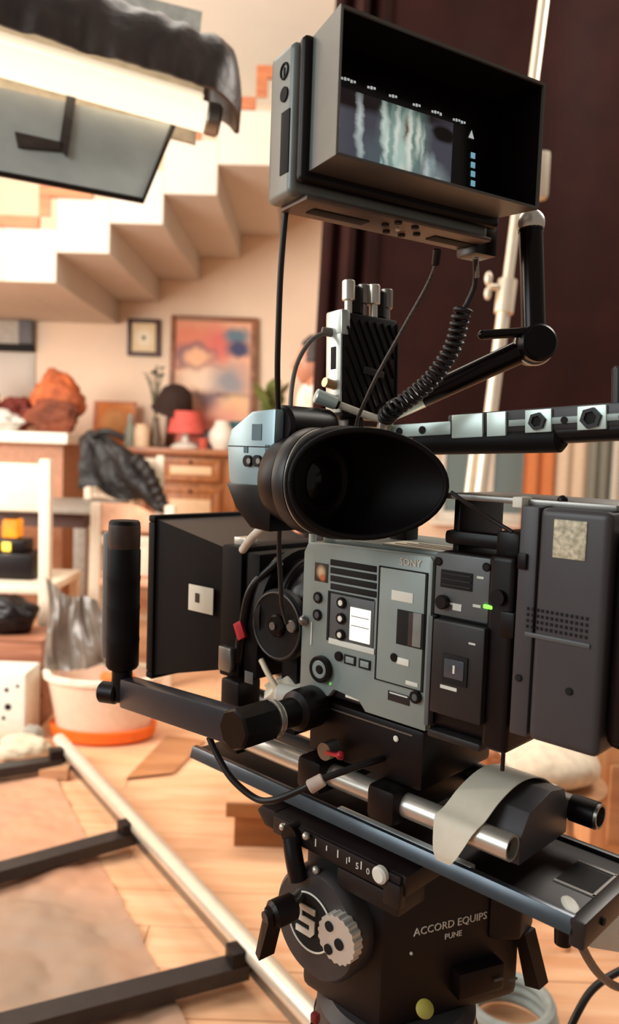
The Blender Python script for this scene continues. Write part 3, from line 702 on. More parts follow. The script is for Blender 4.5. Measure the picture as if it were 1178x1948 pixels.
# fluorescent film light with barn doors, hanging on its yoke at the upper left
LW = mat('grey_panel', (196, 198, 190), .5, var=.15, scale=8); LB = mat('black_wrap_foil', (62, 50, 45), .45, var=.35, scale=14, bump=.6, bscale=14)
fx = thing('fluorescent_light', 'long fluorescent film light with grey barn doors at upper left', 'film light', tuple(at(200, 200, 1.68)))
tl0 = at(-330, 20, 1.50); tr0 = at(400, 226, 1.70); ax = (tr0 - tl0).normalized(); upv = Vector((0, 0, 1)); bk = ax.cross(upv).normalized()
if bk.y < 0: bk = -bk
upv = bk.cross(ax).normalized()
if upv.z < 0: upv = -upv
TUBE = mat('lit_fluorescent_tube', (255, 240, 214), .4, var=.01, emit=1.15)
part('tube', MB().cyl(tl0, tr0, .031, bev=.012), TUBE, fx)
part('second_tube', MB().cyl(tl0 + upv * .052 + bk * .02, tr0 + upv * .044 + bk * .02 - ax * .02, .013, bev=.004), mat('dim_tube', (255, 236, 206), .4, var=.01, emit=.8), fx)
part('end_cap', MB().cyl(tr0 - ax * .012, tr0 + ax * .022, .034, bev=.006), STEEL, fx)
part('reflector', MB().sheet(lambda s, t: tl0.lerp(tr0 - ax * .02, s) + bk * (.075 - .06 * (t * 2 - .9) ** 2 * .8) + upv * (-.05 + .16 * t), 4, 10, .004), mat('reflector', (206, 198, 184), .35, .3), fx)
def hood(s, t):
    cap_l = .10; L_ = (tr0 - tl0).length - .035
    q_ = s * (L_ + cap_l); k_ = 1.0
    if q_ > L_: k_ = math.sqrt(max(0.0, 1 - ((q_ - L_) / cap_l) ** 2))
    lump = 1 + .10 * _ns.noise(Vector((s * 11, t * 3, 1.0))) + .05 * _ns.noise(Vector((s * 30, t * 8, 4)))
    a = math.radians(-3 + 158 * t)                       # from the front edge, over the top, to the back
    R = .158 * lump
    return tl0 + ax * q_ + (upv * math.sin(a) - bk * math.cos(a)) * R * max(k_, .06) + upv * (.004 - .02 * (1 - k_))
part('wrap', MB().sheet(hood, 90, 18, .008), LB, fx, angle=70)
def endw(s, t):
    a = math.radians(-70 + 250 * t); R = .046 + .03 * s
    return tr0 + ax * (.026 + .028 * (1 - s)) + (upv * math.sin(a) - bk * math.cos(a)) * R
c = [at(-330, 95, 1.49), at(330, 238, 1.70), at(272, 382, 1.58), at(-330, 268, 1.40)]
nn = (c[1] - c[0]).cross(c[3] - c[0]).normalized() * .007
ld_ = part('lower_barn_door', MB().hexa(c + [p + nn for p in c]), LW, fx)
rim = MB().tube([c[1], c[2], c[3]], .006, 8, 0)
part('door_edge', rim, BLACKM, ld_)
for quad in (((128, 176), (146, 180), (128, 302), (112, 283)), ((28, 255), (122, 276), (118, 290), (34, 283))):
    pl_ = [on_plane(x, y, c[0], nn.normalized()) for x, y in quad]
    part('door_recess_shade', MB().hexa([p - nn * .2 for p in pl_] + [p - nn * .9 for p in pl_]), LB, ld_)  # dark strips imitate the shaded edges of a recess in the door
u4 = [at(-330, -160, 1.62), at(385, 22, 1.84), at(378, 92, 1.80), at(-330, 40, 1.6)]
nu_ = (u4[1] - u4[0]).cross(u4[3] - u4[0]).normalized() * .007
ub = part('upper_barn_door', MB().hexa(u4 + [p + nu_ for p in u4]), mat('grey_panel_warm', (206, 204, 192), .5), fx)
part('yoke', MB().tube([at(-420, 20, 1.55), at(-430, -200, 1.62), at(-400, -420, 1.7)], .012, 10, 4), BLACKM, fx)
pst = at(-400, -420, 1.7)
part('stand', MB().cyl((pst.x, pst.y, 0), pst, .016), BLACKM, fx)
for a in (.3, 2.4, 4.5): part('stand_leg', MB().cyl((pst.x, pst.y, .3), (pst.x + .35 * math.cos(a), pst.y + .35 * math.sin(a), .012), .012), BLACKM, fx)

# =================================================================== THE FILM CAMERA RIG (u along lens, v to operator, z from eye height)
EXr, EYr = (-1, 0, 0), (0, 0, 1)      # reading directions on the operator side
def pan(mb, px, py, w, h, v0, v1, bev=.0006):
    c = rv(px, py, v1); return mb.box((c.x, (v0 + v1) / 2, c.z), (w, abs(v1 - v0), h), bev)
def disc(px, py, r, v0, v1, n=24, bev=.0008):
    c = rv(px, py, v1); return MB().cyl((c.x, v0, c.z), (c.x, v1, c.z), r, n=n, bev=bev)

body = thing('cinema_camera', 'cinema camera body with slate grey operator panel and small display', 'film camera', (.05, -.06, -.231), RIG)
part('body', MB().span((0.0, -.118, -.229), (.147, -.006, -.084), .008, seg=3), CHAR, body)
poly = [(.1475, -.226), (.1475, -.094), (.142, -.084), (.004, -.082), (.001, -.086), (.001, -.229), (.066, -.229), (.074, -.2205), (.104, -.2175), (.111, -.226)]
part('side_panel', MB().prism(poly, (0, -.008, 0), (1, 0, 0), (0, 0, 1), (0, 1, 0), .008, bev=.0016), SLATE, body)
SILK = mat('light_print', (226, 226, 214), .6, var=.05)
for i in range(4):
    c = rv(672, 1076 + i * 15.6, .0)
    part('vent_slot', MB().box((c.x, .0002, c.z), (.054, .0012, .0056), .0005, rot=(0, .0, 0)), HOLE, body)
q0 = rv(612, 1088)
o = part('maker_sticker', pan(MB(), 611, 1089, .0165, .0175, 0, .0006), patch_mat('sticker_print', (60, 40, 30), [(q0.x - .05, q0.z + .231, .0045, .005, (240, 200, 150), .5), (q0.x - .052, q0.z + .226, .003, .003, (220, 120, 60), .5)], 1, 1, wob=0), body)
for (x, y) in ((603, 1137), (602, 1170)):
    k = part('button', disc(x, y, .0055, 0, .002), BLACK, body); part('cap', disc(x, y, .0032, .002, .003), SLATED, k)
rec = part('display_frame', pan(MB(), 668, 1180, .052, .044, 0, .0009), SLATED, body)
part('frame_edge', pan(MB(), 668, 1134, .052, .002, 0, .0014).box((rv(626, 1176).x, .0007, rv(668, 1180).z), (.0024, .0014, .046)), HOLE, rec)
part('lower_strip', pan(MB(), 667, 1229, .054, .0055, 0, .0012), SILK, rec)
DISP = mat('lit_display', (255, 248, 226), .3, var=.02, emit=1.0)
ds = part('display', pan(MB(), 684.5, 1190, .0235, .030, .0009, .0016), DISP, body)
for dy in (-15, 3): part('readout_line', pan(MB(), 684.5, 1190 + dy, .0205, .0007, .0016, .0018, 0), SLATED, ds)
for (x, y) in ((647, 1147), (646, 1177), (645, 1208)):
    k = part('menu_knob', disc(x, y, .0052, .0009, .004), BLACK, body); part('cap', disc(x, y, .0026, .004, .0048), LABEL, k)
dl = part('dial', disc(606, 1274, .0125, 0, .006, 32), BLACK, body)
part('dial_face', disc(606, 1274, .0085, .006, .0075, 32), SLATE, dl); part('dial_hub', disc(606, 1274, .0042, .0075, .009, 24), BLACK, dl)
part('small_knob', disc(642, 1249, .0045, 0, .003), BLACK, body)
for (x, y) in ((665, 1256), (693, 1264)):
    k = part('soft_button', pan(MB(), x, y, .0135, .0088, 0, .0012, .0025), HOLE, body); part('cap', pan(MB(), x, y, .0095, .0055, .0012, .002, .0015), SLATE, k)
# card door
c0 = rv(763, 1194)
dr = part('card_door', MB().box((c0.x, .0004, c0.z), (.0475, .0020, .0985), .0008), SLATE, body)
for (du, dz, w, h) in ((0, .0495, .0505, .0016), (0, -.0495, .0505, .0016), (.0248, 0, .0016, .1), (-.0248, 0, .0016, .1)):
    part('door_gap', MB().box((c0.x + du, .0005, c0.z + dz), (w, .0014, h)), HOLE, dr)
part('door_label', pan(MB(), 765, 1135, .0225, .0085, .0014, .0019), LABEL, dr)
wn_ = part('door_window', pan(MB(), 780, 1197, .028, .030, .0014, .0020), HOLE, dr)
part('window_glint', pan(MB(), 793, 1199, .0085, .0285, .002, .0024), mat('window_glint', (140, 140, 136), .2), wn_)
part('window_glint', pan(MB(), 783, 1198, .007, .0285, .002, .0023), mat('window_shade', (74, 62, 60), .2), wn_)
part('door_screw', disc(748, 1251, .0038, .0014, .003), BLACK, dr)
part('door_label', pan(MB(), 766, 1259, .0125, .0058, .0014, .002), LABEL, dr)
part('door_label', pan(MB(), 783, 1301, .0125, .0035, .0014, .0018), SILK, dr)
c = rv(782, 1071, .0)
part('maker_name', MB().text('SONY', (c.x, .0005, c.z), EXr, EYr, .0085, .0005), LABEL, body)
k = part('corner_knob', disc(788, 1327, .0055, 0, .004), BLACK, body); part('cap', disc(788, 1327, .003, .004, .005), SLATED, k)
part('spec_plate', pan(MB(), 758, 1328, .023, .0085, 0, .0008), CHAR, body)
part('spec_text', pan(MB(), 758, 1322, .019, .0012, .0008, .0012, 0), SILK, body)
part('arch_label', MB().box((.082, -.004, -.2195), (.017, .006, .004), .0005, rot=(0, .0, 0)), LABEL, body)
part('panel_led', disc(628, 1301, .0017, 0, .0012, 12, .0003), mat('green_led_dim', (120, 190, 110), .3, emit=.4), body)
part('edge_strip', pan(MB(), 592, 1205, .0018, .022, 0, .0008), SILK, body)
# top of the body: plate, cream tape, front post
part('top_plate', MB().span((-.002, -.11, -.085), (.135, -.012, -.079), .002), SLATE, body)
part('front_post', MB().cyl((.141, -.004, -.1), (.141, -.004, -.076), .0035).ball((.141, -.004, -.074), .0045), MINT, body)
tp = part('tape_label', MB().box((.022, -.03, -.0785), (.085, .034, .0012), .0003), CREAM, body)
for i in range(3): part('pen_line', MB().box((.02, -.020 - i * .009, -.0777), (.07 - .012 * i, .0016, .0004)), mat('pen_ink', (120, 96, 74), .7), tp)
part('top_cable_duct', MB().box((-.03, -.022, -.066), (.062, .016, .012), .004).box((-.06, -.03, -.066), (.02, .04, .02), .003), BLACK, body)

# rear module with vent, knob, green light and small screen
rmn = thing('camera_module', 'black rear recorder module with green light behind the slate panel', 'camera module', (-.036, -.06, -.226), RIG)
part('case', MB().span((-.0735, -.122, -.224), (-.001, -.004, -.0765), .006, seg=3), BLACK, rmn)
part('rear_edge', MB().span((-.0755, -.125, -.226), (-.053, .004, -.073), .005, seg=3), BLACK, rmn)
ufp = part('upper_panel', pan(MB(), 878, 1117, .050, .051, -.006, .002, .0015), SLATED, rmn)
c = rv(869, 1104, .002)
vf = part('vent', MB().box((c.x, .002, c.z), (.030, .0016, .0145), .001), HOLE, rmn)
for i in range(3): part('vent_rib', MB().box((c.x, .003, c.z - .0045 + i * .0045), (.027, .0012, .0012)), CHAR, vf)
for (x, y) in ((834, 1068), (925, 1079)): part('screw', disc(x, y, .0035, .002, .003, 16), BLACK, rmn)
part('knob', disc(838, 1146, .0058, .002, .0075), BLACK, rmn)
part('print', pan(MB(), 866, 1150, .012, .0016, .002, .0024, 0).box((rv(870, 1156, .002).x, .0022, rv(870, 1157, .002).z), (.008, .0006, .004)), SILK, rmn)
part('print', pan(MB(), 907, 1153, .007, .0022, .002, .0024, 0), SILK, rmn); part('print', pan(MB(), 914, 1099, .006, .0018, .002, .0024, 0), SILK, rmn)
part('green_light', pan(MB(), 928, 1155, .0085, .0032, .002, .0042, .0012), mat('green_led', (110, 255, 60), .3, var=.05, emit=2.5), rmn)
lb = part('lower_block', pan(MB(), 868, 1277, .0475, .0765, -.006, .010, .002), CHAR, rmn)
sc_ = part('screen_bezel', pan(MB(), 864, 1275, .0235, .0235, .010, .0114, .001), HOLE, rmn)
part('screen', pan(MB(), 863, 1274, .0180, .0150, .0114, .012, .0003), mat('dim_screen', (76, 78, 86), .15, coat=.5), sc_)
part('screen_mark', pan(MB(), 863, 1274, .0018, .0065, .012, .0123, 0), LABEL, sc_)
part('print', pan(MB(), 853, 1309, .0155, .0028, .010, .0105, 0), SILK, lb); part('print', pan(MB(), 898, 1225, .006, .0014, .010, .0105, 0), SILK, lb)
part('side_rail', MB().span((-.004, -.004, -.222), (.0005, .004, -.130), .0012), SLATED, rmn)
part('lower_lip', MB().span((-.052, -.1, -.231), (-.002, .002, -.2245), .002), CHAR, rmn)
part('latch', MB().cyl((-.064, .003, -.105), (-.064, .009, -.105), .006).span((-.078, -.002, -.135), (-.066, .006, -.115), .002), BLACK, rmn)

# battery pack
bt = thing('battery_pack', 'large dark battery pack with cream sticker and vent rows at camera rear', 'battery', (-.112, -.05, -.208), RIG)
BATM = mat('battery_grey', (70, 66, 68), .42, .1, var=.06, scale=20)
part('case', MB().span((-.147, -.112, -.207), (-.0936, .006, -.034), .006, seg=4), BATM, bt)
part('front_plate', MB().span((-.0932, -.108, -.2065), (-.0785, .006, -.034), .002, seg=2), BATM, bt)
c = rv(1084, 1027, .0065)
o = part('sticker', MB().box((c.x, .0064, c.z), (.0245, .0012, .0275), .001), mat('speckled_sticker', (206, 196, 168), .6, var=.45, scale=260), bt)
VH = []
for r in range(4):
    for i in range(13):
        uu = -.089 - i * .00375; part('vent_hole', MB().box((uu, .0062, -.1095 - r * .0044), (.0016, .0010, .0022)), HOLE, bt)
part('vent_lip', MB().box((-.1125, .0064, -.1285), (.050, .0018, .0035), .0008), SLATED, bt)
for (x, y) in ((986, 1290), (1082, 1316)): part('socket', disc(x, y, .0028, .006, .0072, 14), HOLE, bt)
part('strap_lug', MB().box((-.083, .0075, -.075), (.007, .003, .012), .001), BLACK, bt)
part('rear_pack', MB().span((-.19, -.108, -.200), (-.1475, .0, -.045), .010, seg=3), BLACK, bt)
part('top_plate', MB().span((-.145, -.09, -.034), (.0, -.006, -.0295), .001), STEEL, bt)
part('plate_clip', MB().span((-.078, -.012, -.036), (-.07, .004, -.028), .001), LABEL, bt)
part('plate_screw', MB().ball((-.103, -.01, -.029), .004), BLACK, bt)
part('plate_bracket', MB().span((-.010, -.09, -.079), (-.004, -.02, -.034), .001), BLACKM, bt)

# viewfinder
ev = thing('viewfinder', 'electronic viewfinder with large black rubber eyecup and pale blue housing', 'viewfinder', (.10, .03, -.07), RIG)
VFB = mat('pale_blue_metal', (150, 172, 178), .32, .4, var=.06, scale=25)
hp = [(.122, .036), (.152, .034), (.180, .018), (.1845, .004), (.181, -.026), (.168, -.05), (.148, -.066), (.124, -.068)]
part('housing', MB().prism(hp, (0, .002, 0), (1, 0, 0), (0, 0, 1), (0, 1, 0), .066, bev=.003), VFB, ev)
part('lower_shell', MB().prism([(.1235, -.03), (.1828, -.03), (.169, -.052), (.148, -.0685), (.1235, -.070)], (0, .0, 0), (1, 0, 0), (0, 0, 1), (0, 1, 0), .0693, bev=.002), BLACKM, ev)
for (x, y) in ((474, 877), (492, 877)):
    k = part('knob', MB().cyl(Vector((rv(x, y, .068).x, .067, rv(x, y, .068).z)), Vector((rv(x, y, .068).x, .071, rv(x, y, .068).z)), .0052), BLACK, ev)
    part('cap', MB().cyl(Vector((rv(x, y, .071).x, .071, rv(x, y, .071).z)), Vector((rv(x, y, .071).x, .072, rv(x, y, .071).z)), .0025), STEEL, k)
for (x, y, w, h) in ((489, 822, .012, .014), (468, 855, .005, .006), (509, 855, .005, .008)):
    c = rv(x, y, .068); part('print_mark', MB().box((c.x, .0683, c.z), (w, .0006, h)), mat('blue_mark', (84, 110, 122), .5), ev)
part('seam', MB().box((.153, .0683, .003), (.058, .0006, .0008)), HOLE, ev)
AXC = Vector((.12, .047, -.0243)); AXD = Vector((-1, 0, 0))
part('hinge', MB().cyl((.128, -.004, .022), (.128, .058, .022), .018, n=28, bev=.003), BLACK, ev)
part('barrel', MB().lathe([(0, -.006), (.036, -.006), (.038, 0), (.0395, .008), (.0395, .014), (.038, .015), (.038, .018), (.042, .021), (.044, .028), (.044, .034), (0, .036)], AXC, AXD, 48), BLACK, ev)
part('focus_ring', MB().lathe([(.0395, .019), (.0445, .020), (.0452, .024), (.0452, .030), (.0445, .033), (.039, .034)], AXC, AXD, 64), CHAR, ev)
part('bright_edge', MB().torus(AXC + AXD * .0345, AXD, .0432, .0011, 64, 8), SILVER, ev)
def cup(s, t):
    a = 2 * math.pi * s; ca, sa = math.cos(a), math.sin(a)          # ca = +1 operator side
    b0 = AXC + AXD * .034 + Vector((0, .0425 * ca, .0425 * sa))
    far = (1 - ca) / 2
    rim = Vector((.078 - .084 * far ** 1.12, .047 + .0445 * ca - .006 * far, -.0243 + sa * (.0455 - .0045 * far)))
    k = t ** .9
    p = b0.lerp(rim, k); bulge = .004 * math.sin(math.pi * t)
    return p + Vector((0, ca * bulge, sa * bulge))
part('eyecup', MB().sheet(cup, 64, 10, .0022), RUBBER, ev, angle=70)
rimm = MB(); rimm.tube([cup(i / 48, 1.0) for i in range(49)], .0026, 8, 0); part('eyecup_lip', rimm, RUBBER, ev, angle=70)
part('inner_wall', MB().lathe([(.041, .036), (.030, .038), (.026, .034), (.022, .033), (.021, .036), (0, .0365)], AXC, AXD, 40), RUBBER, ev)
part('eye_lens', MB().lathe([(.0205, .037), (.015, .0395), (.008, .041), (0, .0415)], AXC, AXD, 40), mat('eyepiece_glass', (14, 7, 7), .12, spec=.3), ev)
part('mount_arm', MB().box((.115, -.012, .012), (.03, .05, .012), .002).box((.115, -.045, .005), (.02, .03, .02), .002), BLACK, ev)

# top handle
HA = Vector((-1, 0, .055)).normalized(); HUP = Vector((.055, 0, 1)).normalized(); HO = Vector((.10, -.065, .0195))
Hrot = Matrix((HA, Vector((0, -1, 0)), HUP)).transposed() if HA.cross(Vector((0, -1, 0))).dot(HUP) > 0 else Matrix((HA, Vector((0, 1, 0)), HUP)).transposed()
def hp_(t, v=0, z=0): return HO + HA * t + Vector((0, v, 0)) + HUP * z
th = thing('top_handle', 'long cheese plate top handle with bolt holes and mint plates', 'camera handle', (.0, -.065, -.03), RIG)
def hb(mb, t0, t1, v0, v1, z0, z1, bev=.001): return mb.box(hp_((t0 + t1) / 2, (v0 + v1) / 2, (z0 + z1) / 2), (t1 - t0, abs(v1 - v0), z1 - z0), bev, rot=Hrot)
part('rail', hb(MB(), .07, .42, -.014, .010, -.006, .014, .003), CHAR, th)
part('grip', MB().cyl(hp_(.03, 0, -.009), hp_(.175, 0, -.011), .0115, n=24, bev=.004), RUBBER, th)
part('lower_bar', MB().cyl(hp_(.14, 0, -.006), hp_(.42, 0, -.004), .0095, n=24), BLACK, th)
part('plate', hb(MB(), .076, .107, .009, .0125, -.0075, .013, .001), MINT, th); part('plate', hb(MB(), .111, .129, .009, .0125, -.0075, .013, .001), MINT, th)
part('highlight_rail', hb(MB(), .131, .42, .0095, .0115, .000, .0055, .0008), SLATE, th)
for t in (.155, .193, .237):
    big = t != .175
    for _ in (0,):
        pass
for t, r in ((.158, .0074), (.2025, .0085), (.25, .0085), (.30, .0085)):
    pl = part('bolt_plate', hb(MB(), t - .0115, t + .0115, .0095, .0125, -.006, .0125, .0008), MINT, th)
    part('nut_ring', MB().lathe([(r * .62, 0), (r, 0), (r, .003), (r * .62, .003)], hp_(t, .0125, .0028), (0, 1, 0), 6), BLACKM, pl)
    part('bolt_hole', MB().cyl(hp_(t, .0126, .0028), hp_(t, .0139, .0028), r * .6, n=20), HOLE, pl)
for t in (.180, .226, .275): part('small_hole', MB().cyl(hp_(t, .0105, .0026), hp_(t, .0123, .0026), .0028, n=16), HOLE, th)
fb = part('front_bracket', hb(MB(), -.005, .074, -.012, .011, -.004, .008, .0015), MINT, th)
for t in (.018, .044): part('bracket_hole', MB().cyl(hp_(t, .0105, .0015), hp_(t, .0118, .0015), .0036, n=16), HOLE, fb)
part('post', MB().span((.07, -.075, -.08), (.09, -.055, .016), .002), BLACK, th)
part('rear_pin', MB().cyl(hp_(.2185, -.0, .012), hp_(.2185, 0, .042), .0055, bev=.002), CHAR, th)

# lens
LA = Vector((.147, -.062, -.158)); LD = Vector((1, 0, 0))
ln = thing('camera_lens', 'large black cine lens between camera body and matte box', 'lens', (.2, -.062, -.22), RIG)
part('mount', MB().lathe([(0, 0), (.046, 0), (.046, .012), (.042, .014), (0, .014)], LA, LD, 40), STEEL, ln)
part('barrel', MB().lathe([(0, .014), (.040, .014), (.043, .02), (.043, .04), (.047, .042), (.047, .075), (.051, .078), (.054, .10), (.054, .128), (.048, .13), (0, .13)], LA, LD, 48), BLACK, ln)
for t in (.046, .066, .094):
    g = MB(); 
    R0_ = .0475 if t < .08 else .0545
    prof = []
    for i in range(72):
        a = 2 * math.pi * i / 72
    g.torus(LA + LD * t, LD, R0_, .0022, 48, 8); part('gear_ring', g, CHAR, ln)
part('scale_ring', MB().lathe([(.0432, .022), (.0437, .024), (.0437, .036), (.0432, .038)], LA, LD, 48), CHAR, ln)

# follow focus wheel on the operator side of the lens
ff = thing('follow_focus', 'round black follow focus wheel beside the lens', 'follow focus', (.19, -.01, -.25), RIG)
c = rv(527, 1190, .0)
part('wheel', MB().lathe([(0, 0), (.034, 0), (.036, .003), (.036, .010), (.032, .013), (.02, .011), (0, .011)], (c.x, -.012, c.z), (0, 1, 0), 48), RUBBER, ff)
part('wheel_rim', MB().torus((c.x, .0005, c.z), (0, 1, 0), .0325, .0014, 56, 8), CHAR, ff)
part('hub', MB().cyl((c.x, -.004, c.z), (c.x, .004, c.z), .011, n=28, bev=.002), BLACKM, ff)
part('hub_screw', MB().cyl((c.x + .001, .004, c.z), (c.x + .001, .006, c.z), .004), STEEL, ff)
part('lock_knob', MB().cyl((c.x - .024, -.002, c.z + .004), (c.x - .024, .006, c.z + .004), .006, bev=.001).ball((c.x - .038, .002, c.z + .012), .005), STEEL, ff)
part('bracket', MB().tube([(c.x + .02, -.02, c.z + .06), (c.x + .045, -.008, c.z + .03), (c.x + .055, -.006, c.z - .01), (c.x + .062, -.006, c.z - .05)], .006, 10, 6), BLACKM, ff)
part('drive_arm', MB().span((c.x - .01, -.045, -.285), (c.x + .012, -.02, c.z), .002), BLACK, ff)
part('red_tab', MB().box((.235, .0, -.186), (.012, .004, .018), .001, rot=(0, .5, 0)), REDM, ff)

# matte box
mx_ = thing('matte_box', 'square flared black matte box with small white sticker at camera front', 'matte box', (.33, -.07, -.27), RIG)
MBM = mat('matte_box_black', (13, 5, 4), .6, var=.2, spec=.15)
bk_, ft = .270, .390
def rect(u, v0, v1, z0, z1): return [(u, v0, z0), (u, v1, z0), (u, v1, z1), (u, v0, z1)]
B = rect(bk_, -.138, -.006, -.236, -.104); Fq = rect(ft, -.168, .0, -.268, -.082)
Bi = rect(bk_ - .001, -.134, -.010, -.232, -.108); Fi = rect(ft + .001, -.163, -.005, -.263, -.087)
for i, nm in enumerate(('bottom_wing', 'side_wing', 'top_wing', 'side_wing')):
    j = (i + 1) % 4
    part(nm, MB().hexa([B[i], B[j], Fq[j], Fq[i], Bi[i], Bi[j], Fi[j], Fi[i]]), CHAR if nm == 'top_wing' else MBM, mx_)  # lighter material on the top wing stands for light catching it
fm = MB()
fo = rect(ft, -.171, .003, -.271, -.079); 
for a, b2 in (((ft - .006, -.171, -.271), (ft + .006, .003, -.263)), ((ft - .006, -.171, -.087), (ft + .006, .003, -.079)), ((ft - .006, -.005, -.263), (ft + .006, .003, -.087)), ((ft - .006, -.171, -.263), (ft + .006, -.163, -.087))):
    part('front_rim', MB().span(a, b2, .002), MBM, mx_)
part('filter_stage', MB().span((.238, -.142, -.240), (.2695, -.002, -.100), .003), MBM, mx_)
part('filter_stage', MB().span((.215, -.135, -.235), (.236, -.006, -.105), .003), MBM, mx_)
part('lens_donut', MB().lathe([(.05, 0), (.064, 0), (.064, .010), (.05, .010)], (.205, -.062, -.166), (1, 0, 0), 40), RUBBER, mx_)
q = rv(383, 1140, -.002)
part('sticker', MB().box((q.x, -.0015, q.z), (.040, .0014, .029), .0006, rot=(0, 0, math.atan2(.006, .12))), CREAM, mx_)
part('sticker_mark', MB().box((q.x + .005, -.0005, q.z + .001), (.006, .0014, .010), rot=(0, 0, math.atan2(.006, .12))), DKF, mx_)
part('top_latch', MB().span((.245, -.03, -.1), (.262, -.012, -.092), .001), SILVER, mx_)
part('side_latch', MB().span((.243, -.002, -.232), (.262, .006, -.206), .002), STEEL, mx_)
part('rod_bracket', MB().span((.222, -.02, -.312), (.250, .012, -.236), .004), BLACK, mx_)
part('bracket_badge', pan(MB(), 473, 1289, .012, .012, .012, .0128), SLATED, mx_)
part('rod_bracket', MB().span((.222, -.125, -.312), (.250, -.095, -.236), .004), BLACK, mx_)

# rods
for v, lab in ((-.005, 'bare silver support rod under the camera on the operator side'), (-.11, 'far support rod with open black end beside the tape')):
    r = thing('support_rod', lab, 'rod', (-.08, v, -.3105), RIG, 'camera support rods')
    e = -.0815 if v > -.05 else -.106
    RM = SILVER if v > -.05 else STEEL
    part('tube', MB().lathe([(.0085, 0), (.0105, 0), (.0105, .46), (0, .46)], (e, v, -.30), (1, 0, 0), 32).lathe([(.0085, 0), (.0085, .05), (0, .05)], (e, v, -.30), (1, 0, 0), 32), RM, r)
    part('bore', MB().cyl((e + .006, v, -.30), (e + .02, v, -.30), .0084), HOLE, r)
    if v < -.05: part('end_sleeve', MB().lathe([(.0107, 0), (.0118, 0), (.0118, .022), (.0107, .022)], (e + .003, v, -.30), (1, 0, 0), 32), BLACK, r)

# bridge plate under the body
bp_ = thing('bridge_plate', 'black bridge plate clamped between camera body and rods', 'bridge plate', (.06, -.06, -.318), RIG)
part('block', MB().span((.005, -.116, -.284), (.137, -.004, -.2315), .004), BLACK, bp_)
part('edge_line', MB().box((.075, -.0035, -.2375), (.118, .001, .0012)), STEEL, bp_)
for u0 in (.105, .02):
    part('rod_clamp', MB().span((u0, -.125, -.316), (u0 + .03, .014, -.2845), .006), BLACK, bp_)
c = rv(617, 1424, .014)
kn = part('clamp_knob', MB().cyl((c.x - .005, .004, c.z), (c.x - .005, .02, c.z), .008), STEEL, bp_)
part('red_lever', MB().tube([(c.x - .008, .02, c.z), (c.x - .026, .024, c.z + .004)], .0022, 8, 0).ball((c.x - .028, .024, c.z + .0045), .004), REDM, kn)
part('white_screw', disc(752, 1406, .0028, -.004, -.002, 14), LABEL, bp_)

# dovetail plate
dv = thing('dovetail_plate', 'long black dovetail plate with rails running under the rods', 'dovetail plate', (.08, -.06, -.347), RIG)
part('plate', MB().span((-.134, -.115, -.346), (.31, -.006, -.334), .002), BLACK, dv)
RLM = mat('rail_grey', (86, 92, 98), .25, .7, var=.1)
part('side_rail', MB().prism([(0, 0), (.010, 0), (.006, .012), (0, .012)], (-.134, -.008, -.343), (0, 1, 0), (0, 0, 1), (1, 0, 0), .445, bev=.0006), RLM, dv)
part('side_rail', MB().prism([(0, 0), (-.010, 0), (-.006, .012), (0, .012)], (-.134, -.113, -.343), (0, 1, 0), (0, 0, 1), (1, 0, 0), .445, bev=.0006), BLACKM, dv)
part('top_rail', MB().span((-.045, -.0135, -.3345), (.10, -.0065, -.3305), .0008), mat('polished_rail', (228, 236, 236), .3, .5), dv)
part('end_stop', MB().span((-.144, -.118, -.352), (-.132, .0, -.331), .002), CHAR, dv)
part('end_screw', MB().cyl((-.146, -.03, -.341), (-.143, -.03, -.341), .003), HOLE, dv)
for v in (-.045, -.088): part('slot_edge', MB().box((-.115, v, -.3335), (.034, .003, .0012)), STEEL, dv)
part('slot_edge', MB().box((-.131, -.066, -.3335), (.003, .044, .0012)), STEEL, dv)
part('slot', MB().box((-.113, -.066, -.3342), (.03, .036, .0012)), HOLE, dv)
part('white_dab', MB().lathe([(0, .003), (.007, .0025), (.010, 0), (0, 0)], (-.124, -.020, -.334), (0, 0, 1), 20, sc=(.6, 1.4)), LABEL, dv)
part('under_knob', MB().cyl((-.115, -.03, -.347), (-.115, -.03, -.372), .008, .0065), BLACK, dv)

# cream tape strapped over both rods
tpa = [(.012, -.326), (.0135, -.318), (.0115, -.306), (.007, -.293), (-.004, -.2873), (-.022, -.276), (-.045, -.268), (-.065, -.267), (-.085, -.2725), (-.103, -.2835), (-.115, -.288), (-.1225, -.297), (-.122, -.308)]
tpv, _ = catmull([Vector((0, a, b2)) for a, b2 in tpa], 5)
def tf(s, t):
    p = tpv[min(len(tpv) - 1, int(round(s * (len(tpv) - 1))))]; 
    w_ = min(1.0, .35 + 2.6 * s) * (1 - .35 * max(0, s - .7) / .3); return (-.030 - .024 * s + .019 * w_ * (1 - 2 * t), p.y, p.z + .0006)
solo('cream_tape_strap', 'wide cream tape strapped across both support rods', 'tape', MB().sheet(tf, len(tpv) - 1, 6, .0009), CREAM, (-.05, -.06, -.34), RIG, angle=60)
solo('grey_pad', 'dark grey foam block under the cream tape between the rods', 'foam block', MB().prism([(-.016, -.318), (-.016, -.296), (-.03, -.279), (-.065, -.272), (-.09, -.277), (-.098, -.296), (-.098, -.318)], (-.082, 0, 0), (0, 1, 0), (0, 0, 1), (1, 0, 0), .055, bev=.001), BATM, (-.06, -.06, -.318), RIG)

